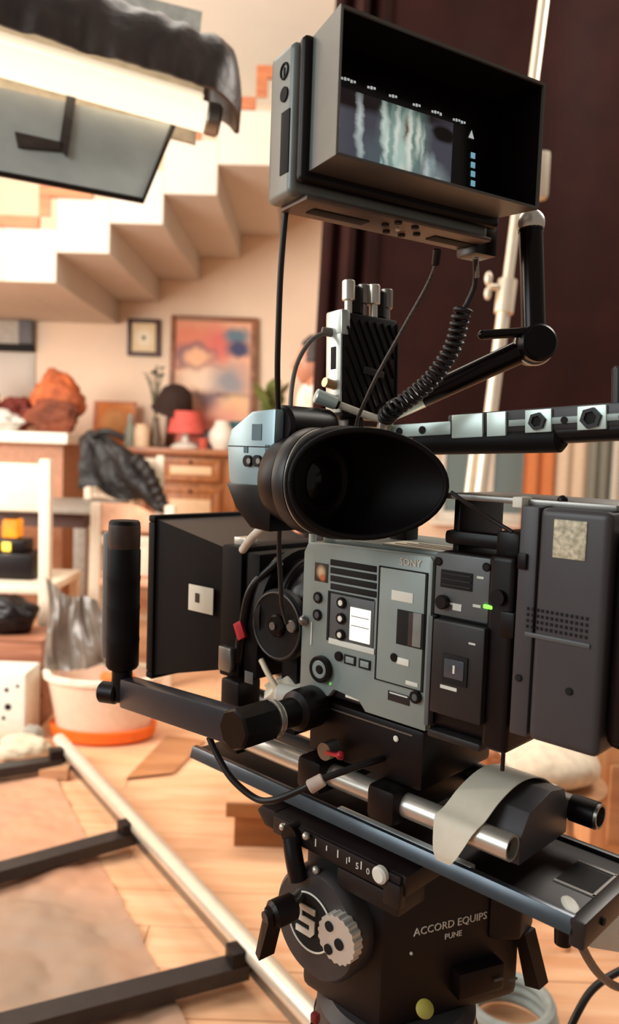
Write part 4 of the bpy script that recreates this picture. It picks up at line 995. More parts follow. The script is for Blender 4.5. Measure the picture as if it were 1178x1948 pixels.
# hand grip on an extension arm
hg = thing('hand_grip', 'black vertical hand grip on a long extension arm in front', 'hand grip', (.31, .09, -.26), RIG)
g0 = Vector((.312, .0905, -.075)); g1 = Vector((.312, .0905, -.226))
part('grip', MB().lathe([(0, 0), (.014, 0), (.0155, .002), (.0155, .028), (.0165, .030), (.0165, .055), (.0170, .058), (.0165, .062), (.0165, .085), (.0170, .088), (.0165, .092), (.0165, .118), (.0170, .121), (.0165, .125), (.0165, .148), (.0145, .151), (0, .151)], g0, (0, 0, -1), 36), RUBBER, hg)
part('trigger_strip', MB().box((.326, .099, -.152), (.010, .010, .13), .003), SLATED, hg)
part('top_band', MB().lathe([(.0156, .004), (.0159, .006), (.0159, .026), (.0156, .028)], g0, (0, 0, -1), 36), mat('worn_brown', (60, 38, 26), .5, var=.5, scale=60), hg)
part('stem', MB().cyl(g1, g1 + Vector((0, 0, -.034)), .0105, n=24, bev=.002), BLACK, hg)
part('lock_knob', MB().cyl((.312, .095, -.252), (.330, .104, -.252), .011, n=20, bev=.002), BLACK, hg)
a0 = Vector((.304, .090, -.249)); a1 = Vector((.128, .092, -.238)); ad_ = (a1 - a0).normalized()
part('arm', MB().box((a0 + a1) / 2, ((a1 - a0).length, .018, .030), .003, rot=Matrix((ad_, Vector((0, 0, 1)).cross(ad_), Vector((0, 0, 1)))).transposed()), mat('arm_grey', (66, 66, 72), .32, .5, var=.06), hg)
part('arm_end', MB().cyl((.127, .102, -.238), (.127, .060, -.238), .0185, n=8, bev=.002), BLACKM, hg)
rr = part('rosette', MB().lathe([(.012, 0), (.0165, 0), (.0165, .007), (.012, .007)], (.127, .059, -.238), (0, -1, 0), 32), SILVER, hg)
part('rosette_tooth', MB().torus((.127, .0555, -.238), (0, 1, 0), .0165, .0012, 24, 6), STEEL, rr)
part('coupler', MB().lathe([(0, 0), (.013, 0), (.0135, .022), (.0185, .026), (.0195, .032), (.0195, .05), (.0175, .054), (0, .056)], (.127, .052, -.238), (0, -1, 0), 32), BLACK, hg)

# =================================================================== TRIPOD HEAD
hd = thing('fluid_head', 'heavy black fluid tripod head with round logo disc and white lettering', 'tripod head', (.05, -.05, -.6), RIG)
HDM = mat('head_black', (24, 13, 12), .48, .1, var=.15); HDG = mat('head_grey', (70, 66, 66), .45, .3, var=.1)
part('platform', MB().span((.0, -.13, -.3665), (.158, .0185, -.3475), .003), HDM, hd)
part('platform_front', MB().prism([(.158, -.3475), (.178, -.3475), (.184, -.354), (.172, -.366), (.158, -.366)], (0, -.11, 0), (1, 0, 0), (0, 0, 1), (0, 1, 0), .127, bev=.002), HDM, hd)
part('scale_bar', MB().span((.004, .016, -.3655), (.156, .0215, -.3485), .0015), HDM, hd)
for i in range(9):
    u = .140 - i * .0135
    part('scale_mark', MB().box((u, .0217, -.3545), (.0012, .0008, .007 if i % 2 else .0045)), SILK, hd)
for i, tx in enumerate(('1', '5', '0')):
    part('scale_number', MB().text(tx, (.062 - i * .012, .0216, -.357), EXr, EYr, .008, .0004), SILK, hd)
wk = rv(724, 1664, .024)
part('white_knob', MB().cyl((wk.x, .02, wk.z), (wk.x, .028, wk.z), .0075, n=20, bev=.002), LABEL, hd)
part('knob_block', MB().span((.002, .014, -.376), (.02, .024, -.355), .002), HDM, hd)
part('side_bar', MB().span((.006, -.02, -.386), (.075, .020, -.3675), .003), HDM, hd)
lv = part('plate_lever', MB().cyl((.128, .015, -.357), (.128, .028, -.357), .010).tube([(.126, .027, -.358), (.118, .030, -.374), (.112, .030, -.392)], .0085, 10, 5), BLACK, hd)
for p in ((.138, .026, -.352), (.108, .026, -.350), (.096, .024, -.378)): part('lever_screw', MB().ball(p, .0036), SILVER, lv)
# main body: footprint with rear face turned a little towards the operator
fp = [(.13, .002), (.034, .002), (-.0254, -.138), (.02, -.16), (.125, -.16), (.14, -.08)]
part('main_body', MB().prism(fp, (0, 0, -.515), (1, 0, 0), (0, 1, 0), (0, 0, 1), .147, bev=.008), HDM, hd)
tx_d = Vector((-.39, -.92, 0)).normalized(); tn = Vector((-.92, .39, 0)).normalized()
def face(px, py):
    w0 = RIG @ Vector((.034, .002, 0)); wn2 = (RIG.to_3x3() @ tn)
    return RIGI @ on_plane(px, py, w0, wn2)
for s, px, py, sz in (('ACCORD EQUIPS', 858, 1757, .0102), ('PUNE', 862, 1778, .0075)):
    c = face(px, py) + tn * .0006
    up_ = (Vector((0, 0, 1)) * 1.0).normalized()
    part('lettering', MB().text(s, c, tx_d, up_, sz, .0004), LABEL, hd)
part('lettering_dot', MB().ball(face(782, 1813) + tn * .0005, .0016), LABEL, hd)
c = face(905, 1700); part('rear_cheek', MB().prism([(-.012, -.158), (-.032, -.15), (-.034, -.12), (-.012, -.10), (.03, -.14)], (0, 0, -.45), (1, 0, 0), (0, 1, 0), (0, 0, 1), .083, bev=.006), HDM, hd)
# logo disc
dc = Vector((.0950, -.003, -.4300))
part('side_drum', MB().lathe([(0, 0), (.0515, 0), (.0515, .018), (.051, .024), (.0475, .028), (0, .028)], dc, (0, 1, 0), 56), HDG, hd)
dk = part('logo_disc', MB().lathe([(0, 0), (.027, 0), (.027, .0012), (0, .0012)], dc + Vector((.004, .028, .002)), (0, 1, 0), 48), HOLE, hd)
part('logo_ring', MB().torus(dc + Vector((.004, .0294, .002)), (0, 1, 0), .0268, .0009, 56, 8), LABEL, dk)
S = [(-.010, .014), (.011, .014), (.011, .0095), (-.005, .0095), (-.005, .003), (.011, .003), (.011, -.014), (-.011, -.014), (-.011, -.0095), (.0055, -.0095), (.0055, -.0015), (-.010, -.0015)]
S = [(.0125, .012), (-.0065, .015), (-.0105, .011), (-.0105, -.000), (.0055, .002), (.0055, -.0075), (-.0125, -.006), (-.0125, -.0105), (.0065, -.0145), (.0105, -.0105), (.0105, .0045), (-.0055, .0035), (-.0055, .0095), (.0125, .0075)]
S = [(-x, z) for x, z in S]
S2 = [(-.0105, .014), (.0115, .014), (.0115, .0085), (-.0045, .0085), (-.0045, .0030), (.0115, .0030), (.0115, -.0085), (.0070, -.0135), (-.0115, -.0135), (-.0115, -.0080), (.0055, -.0080), (.0055, -.0025), (-.0105, -.0025)]
part('logo_letter', MB().prism(S2, tuple(dc + Vector((.009, .0293, .002))), (-1, 0, 0), (0, 0, 1), (0, 1, 0), .0014), LABEL, dk)
cw = Vector((dc.x - .036, .025, dc.z + .008))
wh = MB()
prof = []
for i in range(80):
    a = 2 * math.pi * i / 80; r = .0215 if i % 4 < 2 else .0203; prof.append((r * math.cos(a), r * math.sin(a)))
wheel = part('counterbalance_wheel', wh.prism(prof, tuple(cw), (1, 0, 0), (0, 0, 1), (0, 1, 0), .011), mat('knurled_silver', (226, 222, 212), .38, .5, var=.06), hd)
part('wheel_hole', MB().cyl(cw + Vector((.008, .0111, .009)), cw + Vector((.008, .0122, .009)), .0045, n=20), HOLE, wheel)
part('wheel_hole', MB().cyl(cw + Vector((-.004, .0111, -.002)), cw + Vector((-.004, .0122, -.002)), .005, n=20), HOLE, wheel)
part('wheel_hole', MB().cyl(cw + Vector((.008, .0111, -.012)), cw + Vector((.008, .0122, -.012)), .0045, n=20), HOLE, wheel)
# tilt lock lever
lk = part('tilt_lock', MB().cyl((.114, .022, -.408), (.108, .045, -.409), .0055), STEEL, hd)
part('lock_body', MB().cyl((.106, .040, -.409), (.112, .064, -.412), .0125, n=20, bev=.003), BLACK, lk)
part('lock_lever', MB().hexa([(.102, .056, -.404), (.114, .052, -.404), (.118, .066, -.406), (.106, .070, -.406), (.108, .062, -.446), (.118, .058, -.446), (.122, .072, -.448), (.112, .077, -.448)]), BLACK, lk)
part('lock_cap', MB().cyl((.112, .064, -.412), (.1135, .070, -.4125), .006, n=16), CHAR, lk)
# brake levers low on the rear
c = face(900, 1850) + tn * .004
part('brake_housing', MB().box(c + Vector((0, -.0, .0)), (.022, .05, .026), .003, rot=(0, 0, math.atan2(tn.y, tn.x))), BLACK, hd)
for px in (928, 955):
    q = face(px, 1842) + tn * .017; part('brake_mark', MB().box(q, (.0012, .009, .002), 0, rot=(0, 0, math.atan2(tn.y, tn.x))), SLATED, hd)
q = face(985, 1830)
part('brake_lever', MB().hexa([q + Vector(p) for p in ((.0, .01, .035), (-.01, .008, .035), (-.012, -.008, .036), (0, -.008, .036), (-.006, -.006, -.024), (-.020, -.008, -.022), (-.022, -.022, -.020), (-.008, -.022, -.022))]), BLACK, hd)
# bowl
bc = Vector((.060, -.058, -.60))
part('pan_base', MB().lathe([(0, .088), (.066, .088), (.076, .08), (.078, .04), (.074, .032), (0, .03)], bc, (0, 0, 1), 56), HDG, hd)
part('bubble_level', MB().lathe([(0, 0), (.0068, 0), (.0068, .002), (.004, .0035), (0, .004)], RIGI @ at(808, 1920, .602), (-.5, .4, .75), 20), mat('yellow_level', (170, 158, 70), .4), hd)
part('base_seam', MB().torus(bc + Vector((0, 0, .060)), (0, 0, 1), .0782, .0009, 56, 6), CHAR, hd)
part('red_catch', MB().box(RIGI @ at(600, 1936, .63), (.007, .006, .008), .002), mat('red_plastic', (120, 30, 30), .5), hd)
tl_ = thing('camera_tripod', 'black tripod legs and bowl carrying the fluid head', 'tripod', (.06, -.058, -1.05), RIG)
part('bowl', MB().lathe([(0, 0.02), (.06, .02), (.083, .035), (.085, .02), (.07, -.02), (.04, -.05), (0, -.06)], bc, (0, 0, 1), 48), BLACKM, tl_)
for a in (.6, 2.7, 4.8):
    d = Vector((math.cos(a), math.sin(a), 0)); s_ = Vector((-d.y, d.x, 0))
    for k in (-1, 1):
        part('leg', MB().cyl(bc + d * .07 + s_ * (.022 * k) + Vector((0, 0, 0)), Vector((bc.x, bc.y, -1.045)) + d * .33 + s_ * (.018 * k), .011, n=14), BLACKM, tl_)
    part('foot', MB().cyl(Vector((bc.x, bc.y, -1.05)) + d * .335, Vector((bc.x, bc.y, -1.03)) + d * .33, .03, n=18), RUBBER, tl_)

# =================================================================== MONITOR
mo = thing('field_monitor', 'hooded field monitor showing a lit picture above the camera', 'monitor', (.1, .06, -.075), MON)
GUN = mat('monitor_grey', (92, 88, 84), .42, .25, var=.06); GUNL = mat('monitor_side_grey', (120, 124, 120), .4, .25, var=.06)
W_, H0, H1 = .2, -.049, .052
# hood: four walls, slightly flared towards the viewer
Bk = [(.004, .040, H0 + .002), (W_ - .004, .040, H0 + .002), (W_ - .004, .040, H1 - .002), (.004, .040, H1 - .002)]
Fr = [(-.001, -.004, H0), (W_ + .001, -.004, H0), (W_ + .001, -.004, H1), (-.001, -.004, H1)]
def inset(q, e): 
    xs = [p[0] for p in q]; zs = [p[2] for p in q]
    return [(p[0] + (e if p[0] == min(xs) else -e), p[1], p[2] + (e if p[2] == min(zs) else -e)) for p in q]
Bi_, Fi_ = inset(Bk, .003), inset(Fr, .0022)
HINT = mat('hood_flock', (14, 7, 7), .9, var=.1, spec=.1)
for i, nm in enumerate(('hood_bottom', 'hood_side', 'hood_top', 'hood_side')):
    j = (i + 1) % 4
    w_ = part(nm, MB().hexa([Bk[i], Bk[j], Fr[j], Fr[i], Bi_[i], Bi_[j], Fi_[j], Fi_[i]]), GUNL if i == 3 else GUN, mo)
    L1, L2 = inset(Bk, .0031), inset(Fr, .0023); M1, M2 = inset(Bk, .0037), inset(Fr, .0029)
    part('lining', MB().hexa([L1[i], L1[j], (L2[j][0], L2[j][1] + .002, L2[j][2]), (L2[i][0], L2[i][1] + .002, L2[i][2]), M1[i], M1[j], (M2[j][0], M2[j][1] + .002, M2[j][2]), (M2[i][0], M2[i][1] + .002, M2[i][2])]), HINT, w_)
part('gasket', MB().span((-.003, .040, H0 - .006), (W_ + .001, .050, H1 - .001), .005, seg=3), BLACK, mo)
part('case', MB().span((-.006, .0505, H0 - .014), (W_ - .002, .088, H1 - .002), .006, seg=3), GUNL, mo)
part('case_bottom', MB().span((.004, .042, H0 - .018), (W_ - .006, .084, H0 - .0142), .002), mat('case_bottom_grey', (100, 84, 74), .45, .2), mo)
part('face_glass', MB().span((.004, .036, H0 + .004), (W_ - .004, .0398, H1 - .004), .0005), mat('bezel_glass', (14, 7, 8), .2, var=.1, spec=.3), mo)
# picture area
sx0, sx1, sz0, sz1 = .004, .138, -.040, .018
rs = random.Random(11)
pk = [(.10, .5, .12, .6, (92, 92, 102), .5), (.2, .93, .36, .16, (30, 20, 22), .25), (.62, .97, .35, .10, (34, 26, 28), .4), (.93, .80, .09, .11, (14, 6, 6), .25),
    (.63, .5, .15, .60, (120, 152, 146), .5), (.66, .62, .06, .30, (196, 220, 208), .5), (.60, .30, .05, .34, (190, 222, 212), .5), (.86, .2, .10, .16, (132, 146, 150), .5), (.40, .22, .10, .25, (92, 104, 112), .6)]
for (x, z, h_, c_) in ((.115, .75, .22, (200, 214, 214)), (.14, .55, .18, (176, 190, 194)), (.30, .62, .30, (206, 220, 220)), (.315, .30, .16, (190, 204, 206)), (.475, .72, .26, (214, 236, 226)), (.50, .45, .3, (226, 246, 238)), (.535, .5, .35, (150, 186, 176)), (.57, .62, .3, (236, 248, 240)), (.64, .72, .14, (110, 84, 62)), (.67, .45, .4, (244, 250, 240)), (.70, .6, .25, (120, 150, 140)), (.735, .66, .2, (230, 240, 226)), (.77, .55, .2, (190, 210, 200)), (.81, .25, .16, (200, 212, 212)), (.845, .35, .12, (150, 170, 174)), (.46, .14, .10, (170, 214, 214)), (.62, .1, .12, (240, 248, 236)), (.885, .12, .06, (214, 222, 216))):
    pk.append((x, z, .012 + .012 * rs.random(), h_, c_, .7))
SCR = patch_mat('monitor_picture', (78, 78, 90), pk, sx1 - sx0, sz1 - sz0, wob=.035, emit=.5)
so = part('screen_picture', MB().span((sx0, .0352, sz0), (sx1, .0359, sz1)), SCR, mo)
so.data.transform(Matrix.Translation(-(Vector((sx0, .0352, sz0)) - BASE[mo]))); so.location = Vector((sx0, .0352, sz0)) - BASE[mo]
TXT = mat('screen_text', (206, 214, 214), .4, emit=.5); CYN = mat('screen_cyan', (130, 190, 210), .4, emit=.6)
for (px, py, n_) in ((663, 152, 5), (707, 167, 3), (748, 183, 3), (793, 200, 3), (831, 214, 4), (874, 230, 5)):
    c = mfr(px, py, .0355); cp_ = MB()                       # readouts too small to read: rows of tiny strokes
    for q in range(n_): cp_.box((c.x + (q - (n_ - 1) / 2) * .0029, .0355, c.z + .0003 * ((q * 7) % 3 - 1)), (.0019, .0004, .0016 + .0006 * (q % 2)))
    part('screen_caption', cp_, TXT, mo)
c = mfr(897, 256, .0355); part('screen_warning_mark', MB().prism([(-.003, -.003), (.003, -.003), (0, .0035)], (c.x, .0352, c.z), (1, 0, 0), (0, 0, 1), (0, 1, 0), .0004), TXT, mo)
for y in (296, 314, 331, 349):
    c = mfr(900, y, .0355); part('screen_icon', MB().box((c.x, .0354, c.z), (.0046, .0005, .0046)), CYN, mo)
# left side of the case: emblem, button, long slot
c = msd(542, 138, -.006)
part('side_emblem', MB().torus((-.0064, c.y, c.z + .001), (1, 0, 0), .0055, .0009, 24, 6).box((-.0064, c.y, c.z - .001), (.0008, .0015, .009)), HOLE, mo)
c = msd(542, 180, -.006); part('side_button', MB().cyl((-.0058, c.y, c.z), (-.0072, c.y, c.z), .0055, n=24), HOLE, mo)
c0_, c1_ = msd(542, 212, -.006), msd(543, 330, -.006)
part('side_slot', MB().box((-.006, (c0_.y + c1_.y) / 2, (c0_.z + c1_.z) / 2), (.0014, .013, abs(c0_.z - c1_.z)), .003), HOLE, mo)
# underside: two slots and the button cluster
zb = H0 - .0184
for (x0, y0, x1, y1) in ((590, 398, 700, 425), (812, 452, 915, 474)):
    p_, q_ = mbt(x0, y0, zb), mbt(x1, y1, zb); m_ = (p_ + q_) / 2
    part('underside_slot', MB().box((m_.x, .064, zb), (abs(q_.x - p_.x) * .93, .013, .0012), .0055), HOLE, mo)
for (x, y) in ((733, 427), (758, 423), (735, 440), (764, 447), (790, 432), (793, 445)):
    p_ = mbt(x, y, zb); part('underside_button', MB().cyl((p_.x, p_.y, zb + .0005), (p_.x, p_.y, zb - .0012), .0032, n=18), HOLE, mo)
p_ = mbt(757, 436, zb); part('underside_dot', MB().cyl((p_.x, p_.y, zb + .0005), (p_.x, p_.y, zb - .0012), .0018, n=12), LABEL, mo)
part('mount_block', MB().span((W_ - .012, .055, -.075), (W_ + .014, .082, -.035), .003), BLACKM, mo)

# articulating arm carrying the monitor
J = RIGI @ at(1016, 657, .70); Tp = RIGI @ at(1010, 425, .70); Lw = RIGI @ at(742, 783, .735)
am = thing('articulating_arm', 'black two section articulating arm with round joint holding the monitor', 'monitor arm', tuple(Lw), RIG)
AE = mat('polished_black', (22, 14, 13), .22, .6, var=.1)
part('upper_tube', MB().cyl(J, Tp, .0105, .0105, n=28), AE, am); part('top_ball', MB().ball(Tp, .0125), SILVER, am)
part('tube_cap', MB().cyl(J.lerp(Tp, .93), Tp, .0112, n=28), BLACKM, am)
jd = (J - Lw).normalized()
part('lower_tube', MB().cyl(Lw + jd * .03, J, .0098, .0108, n=28), AE, am); part('lower_socket', MB().cyl(Lw, Lw + jd * .032, .0095, .0102, n=28), SILVER, am)
part('lower_ball', MB().ball(Lw - jd * .004, .0105), BLACKM, am)
vd = RIGI.to_3x3() @ Vector((.05, -1, .05)).normalized()
jn = part('joint', MB().cyl(J - vd * .014, J + vd * .016, .0165, n=36, bev=.002), BLACKM, am)
part('joint_rim', MB().torus(J + vd * .002, vd, .0172, .0012, 44, 8), SILVER, jn)
part('joint_cap', MB().cyl(J + vd * .016, J + vd * .018, .0135, n=32), RUBBER, jn)
l0, l1 = RIGI @ at(1000, 632, .69), RIGI @ at(918, 637, .685)
part('joint_lever', MB().tube([l0, l1], .0042, 12, 0).ball(l1, .0042), AE, jn)
part('foot_bracket', MB().tube([Lw, RIGI @ at(735, 800, .735), RIGI @ at(730, 818, .74)], .007, 10, 4), SILVER, am)

# =================================================================== WIRELESS TRANSMITTER
tO = at(652, 793, .735)                                          # near lower left corner
ex = Vector((.80, .60, 0)).normalized(); ez = (at(691, 598, .745) - tO).normalized(); ey = ez.cross(ex).normalized(); ez = ex.cross(ey).normalized()
TXF = Matrix.Translation(tO) @ Matrix((ex, ey, ez)).transposed().to_4x4()
tw, tdp, thh = .068, .024, .098
tx = thing('video_transmitter', 'black ribbed wireless video transmitter with four short antennas', 'video transmitter', (.03, .012, 0), TXF)
part('case', MB().span((0, 0, 0), (tw, tdp, thh), .003), BLACK, tx)
for k in range(-5, 9):
    # diagonal ribs clipped to the face
    pts = []
    x0 = k * .0095
    zs = [0.004, thh - .006]
    a = Vector((x0 + .045, -.0006, zs[0])); b2 = Vector((x0, -.0006, zs[1]))
    d = b2 - a; t0, t1 = 0.0, 1.0
    for lim, sgn in ((.004, 1), (tw - .004, -1)):
        fa, fb_ = (a.x - lim) * sgn, (b2.x - lim) * sgn
        if fa < 0 and fb_ < 0: t0, t1 = 1, 0; break
        if fa < 0: t0 = max(t0, fa / (fa - fb_))
        if fb_ < 0: t1 = min(t1, fa / (fa - fb_))
    if t1 - t0 > .05: part('rib', MB().tube([a + d * t0, a + d * t1], .0017, 6, 0), BLACKM, tx)
SDM = mat('transmitter_side', (196, 202, 196), .3, .6, var=.06)
part('side_plate', MB().span((-.0025, .001, .004), (.0, tdp - .001, thh - .002), .001), SDM, tx)
part('side_slot', MB().span((-.0032, .008, .045), (-.0022, .015, .066), .0003), HOLE, tx)
part('corner_cap', MB().span((-.003, -.001, thh - .022), (.008, tdp, thh + .002), .003), SDM, tx)
part('maker_plate', MB().box((.036, -.0012, .044), (.026, .004, .007), .001, rot=(0, .12, 0)), CHAR, tx)
part('right_edge', MB().span((tw - .0015, -.0016, .004), (tw + .0008, .003, thh - .004), .0006), CHAR, tx)
for (xx, yy) in ((.012, .008), (.034, .012), (.042, .006), (.064, .012)):
    an = part('antenna_knob', MB().cyl((xx, yy, thh), (xx, yy, thh + .012), .0038, n=16).cyl((xx, yy, thh + .012), (xx, yy, thh + .031), .0062, n=18, bev=.001), SILVER if xx in (.012, .042) else STEEL, tx)
for xx in (.023, .053): part('antenna_base', MB().cyl((xx, .013, thh), (xx, .013, thh + .028), .0085, n=20, bev=.002), BLACK, tx)
for (z, r, L_) in ((.030, .0045, .014), (.016, .0045, .012)):
    part('side_connector', MB().cyl((-.002, .010, z), (-L_, .010, z + .002), r, n=18), mat('brass', (190, 150, 110), .3, .8), tx)
tmnt = part('mount_foot', MB().span((.01, .004, -.018), (.03, .02, .0), .002), BLACKM, tx)

# =================================================================== CABLES
CB = mat('cable_black', (20, 11, 10), .45, var=.15); CG = mat('cable_grey', (112, 104, 96), .45, var=.1); CBR = mat('cable_braided', (70, 60, 56), .5, var=.6, scale=420)
def cable(name, label, pts, r, m, fr=ID, n=10, sm=10, ends=()):
    P = [Vector(p) for p in pts]
    t = thing(name, label, 'cable', tuple(P[-1]), ID)
    part('sheath', MB().tube(P, r, n, sm), m, t)
    for (a, b2, rr_, mm) in ends: part('connector', MB().cyl(a, b2, rr_, rr_ * .9, n=18, bev=rr_ * .15), mm, t)
    return t
cable('monitor_cable', 'black cable dropping from the left corner of the monitor', [at(545, 392, .63), at(541, 430, .632), at(534, 520, .64), at(530, 620, .65), at(528, 700, .66), at(529, 785, .68)], .0025, CB)
cable('braided_cable', 'thin braided cable running diagonally in front of the transmitter', [at(832, 478, .60), at(830, 500, .605), at(812, 545, .62), at(770, 620, .64), at(720, 710, .66), at(694, 765, .68), at(680, 800, .70), at(678, 825, .72)], .0016, CBR, ends=((at(833, 474, .60), at(829, 505, .606), .0034, BLACK),))
cable('video_cable', 'grey looped cable plugged into the transmitter side', [at(650, 634, .745), at(618, 634, .742), at(590, 650, .735), at(566, 690, .725), at(555, 740, .715), at(552, 800, .71)], .0022, CG, ends=((at(668, 638, .75), at(655, 636, .745), .006, STEEL), (at(655, 636, .745), at(612, 630, .742), .0046, CG)))
e0, e1, e2, e3 = at(600, 752, .715), at(640, 768, .72), at(646, 771, .72), at(738, 803, .73)
cable('coax_cable', 'cream coax cable with silver plug below the transmitter', [e1, at(690, 787, .725), at(722, 797, .728), at(742, 800, .735), at(752, 790, .745)], .0035, mat('cream_cable', (232, 222, 204), .4), ends=((e0, e1, .0068, MINT), (e1, e2, .005, BLACK)))
# coiled cable
path, _ = catmull([at(905, 492, .62), at(904, 540, .63), at(890, 575, .635), at(878, 600, .637), at(862, 660, .645), at(826, 716, .655), at(786, 752, .665), at(748, 780, .675), at(733, 796, .69)], 10)
cl = thing('coiled_cable', 'black coiled cable curving down from the monitor to the handle', 'cable', tuple(path[-1]))
k0 = 26
part('straight_lead', MB().tube(path[:k0 + 2], .0023, 10, 0), CB, cl)
mid = path[k0:]
seg = [(mid[i + 1] - mid[i]).length for i in range(len(mid) - 1)]; tot = sum(seg); turns = 23; npt = turns * 12; hel = []
x_ = Vector((1, 0, 0))
for i in range(npt + 1):
    s_ = i / npt * tot; j = 0
    while j < len(seg) - 1 and s_ > seg[j]: s_ -= seg[j]; j += 1
    p = mid[j].lerp(mid[j + 1], min(1, s_ / seg[j])); tg = (mid[j + 1] - mid[j]).normalized()
    x_ = (x_ - tg * x_.dot(tg)).normalized(); y_ = tg.cross(x_); a = 2 * math.pi * turns * i / npt
    hel.append(p + (x_ * math.cos(a) + y_ * math.sin(a)) * .0062)
part('coil', MB().tube(hel, .0021, 8, 0), CB, cl, angle=60)
part('lead_sleeve', MB().cyl(at(906, 490, .62), at(907, 528, .627), .0022, n=12), STEEL, cl)
# plug near the arm's foot
cable('grip_cable', 'black cable looping from the grip arm to the bridge plate', [at(398, 1402, .715), at(410, 1430, .71), at(440, 1480, .70), at(485, 1518, .69), at(520, 1522, .68), at(570, 1503, .675), at(605, 1485, .672), at(660, 1465, .675), at(720, 1445, .69), at(770, 1430, .72)], .0030, CB, ends=((at(588, 1498, .672), at(616, 1482, .672), .0062, mat('pink_tape', (220, 196, 180), .6)),))
cable('viewfinder_cable', 'black cable hanging below the viewfinder past the lens', [at(533, 985, .70), at(531, 1040, .71), at(533, 1090, .715), at(537, 1150, .72), at(545, 1185, .74)], .0022, CB)
cable('strap_cable', 'pale strap running from the viewfinder down to the matte box', [at(525, 985, .715), at(500, 1004, .74), at(480, 1022, .76), at(462, 1046, .80)], .0042, mat('pale_strap', (206, 196, 182), .6))
cable('body_cable', 'thin black cable from the viewfinder to the battery plate', [at(858, 936, .62), at(885, 955, .615), at(930, 985, .61), at(975, 1012, .60)], .0016, CB)
lcb = cable('lens_cable', 'gold and white cables tangled under the lens', [at(497, 1255, .80), at(512, 1285, .79), at(530, 1312, .78), at(552, 1326, .775), at(575, 1330, .77)], .0030, mat('pale_gold_cable', (226, 206, 176), .5), ends=((at(528, 1318, .785), at(585, 1326, .775), .010, LABEL),))
bn = bmesh.new(); bmesh.ops.create_icosphere(bn, subdivisions=3, radius=1.0); bq0 = at(556, 1316, .80)
for v in bn.verts:
    d = v.co.normalized(); v.co = bq0 + Vector((d.x * .026, d.y * .02, d.z * .015)) * (1 + .35 * _ns.fractal(d * 2.2, .8, 2, 3))
xb = MB(); xb._merge(bn); part('added_pale_lump', xb, CREAM, lcb, angle=50)  # added pale lump standing for the bright area under the lens
cable('rear_cable', 'thick black cable leaving the dovetail end at lower right', [at(1075, 1720, .66), at(1092, 1765, .70), at(1120, 1825, .75), at(1150, 1862, .8), at(1190, 1880, .85), at(1260, 1870, .95)], .0042, CBR)
cable('floor_cable', 'black cable curving across the lower right corner', [at(1260, 1812, 1.0), at(1178, 1848, .98), at(1130, 1880, .96), at(1100, 1925, .94), at(1075, 1985, .93), at(1060, 2060, .93)], .0046, CB)
cable('battery_cable', 'thin black cable hanging under the camera module', [at(957, 1395, .63), at(958, 1425, .63), at(956, 1465, .635)], .0018, CB)

# =================================================================== THINGS SEEN UNDER AND BEHIND THE RIG
wc = at(1040, 1440, 1.80)
blob('white_cushion', 'pale rounded cushion seen under the battery pack', 'cushion', (wc.x, wc.y, wc.z - .05), .12, (1.0, .9, .42), mat('pale_cushion', (236, 216, 188), .7), 41, .05, 1.0)
stl = thing('side_stool', 'small wooden stool carrying the pale cushion behind the rig', 'stool', (wc.x, wc.y, 0))
part('seat', MB().lathe([(0, 0), (.13, 0), (.135, .01), (.135, .02), (0, .022)], (wc.x, wc.y, wc.z - .0723), (0, 0, 1)), ABT, stl)
for a in (.7, 2.8, 4.9): part('leg', MB().cyl((wc.x + .1 * math.cos(a), wc.y + .1 * math.sin(a), wc.z - .072), (wc.x + .13 * math.cos(a), wc.y + .13 * math.sin(a), 0), .012), ABT, stl)
oc = at(925, 1432, 1.5)
blob('orange_fruit', 'small orange brown object behind the camera base', 'fruit', (oc.x, oc.y, oc.z - .03), .03, (1, 1, .8), mat('orange_brown', (206, 120, 70), .6), 43, .1)
sh = thing('side_shelf', 'pale peach shelf board behind the rig holding the orange object', 'shelf', (oc.x, oc.y, 0))
part('board', MB().span((oc.x - .18, oc.y - .06, oc.z - .05), (oc.x + .05, oc.y + .1, oc.z - .0305), .003), WCH, sh)
for dx in (-.16, .03): part('leg', MB().span((oc.x + dx - .01, oc.y, 0), (oc.x + dx + .01, oc.y + .02, oc.z - .05)), WCH, sh)
cbx = thing('wooden_cabinet', 'honey coloured wooden cabinet at the right edge behind the battery', 'cabinet', (1.0, 2.2, 0))
kx = at(1132, 1430, 2.0)
part('case', MB().span((kx.x, kx.y, 0.04), (kx.x + .6, kx.y + .4, kx.z + .02), .006), wood_mat('cabinet_wood', (214, 150, 100), (236, 180, 130), axis_scale=(8, 8, 1)), cbx)
part('plinth', MB().span((kx.x + .02, kx.y + .02, 0), (kx.x + .58, kx.y + .38, .04)), ABS, cbx)
part('door', MB().span((kx.x + .04, kx.y - .015, .08), (kx.x + .3, kx.y, kx.z - .03), .004), ABT, cbx)
wq = at(1150, 1755, .86)
wbx2 = thing('white_adapter', 'white plastic adapter box hanging behind the dovetail end', 'adapter', tuple(wq))
part('case', MB().box(wq, (.065, .045, .04), .005, rot=(.0, .3, .3)), LABEL, wbx2)
part('print', MB().box(wq + Vector((.02, -.023, .006)), (.014, .001, .01), rot=(0, .3, .3)), HOLE, wbx2)
cable('adapter_cable', 'white lead dropping from the adapter box to the floor', [wq + Vector((.03, 0, -.01)), wq + Vector((.06, .02, -.1)), Vector((wq.x + .1, wq.y + .05, .3)), Vector((wq.x + .12, wq.y + .1, .006))], .003, WHITEP)
gc = on_floor(968, 1965, .0)
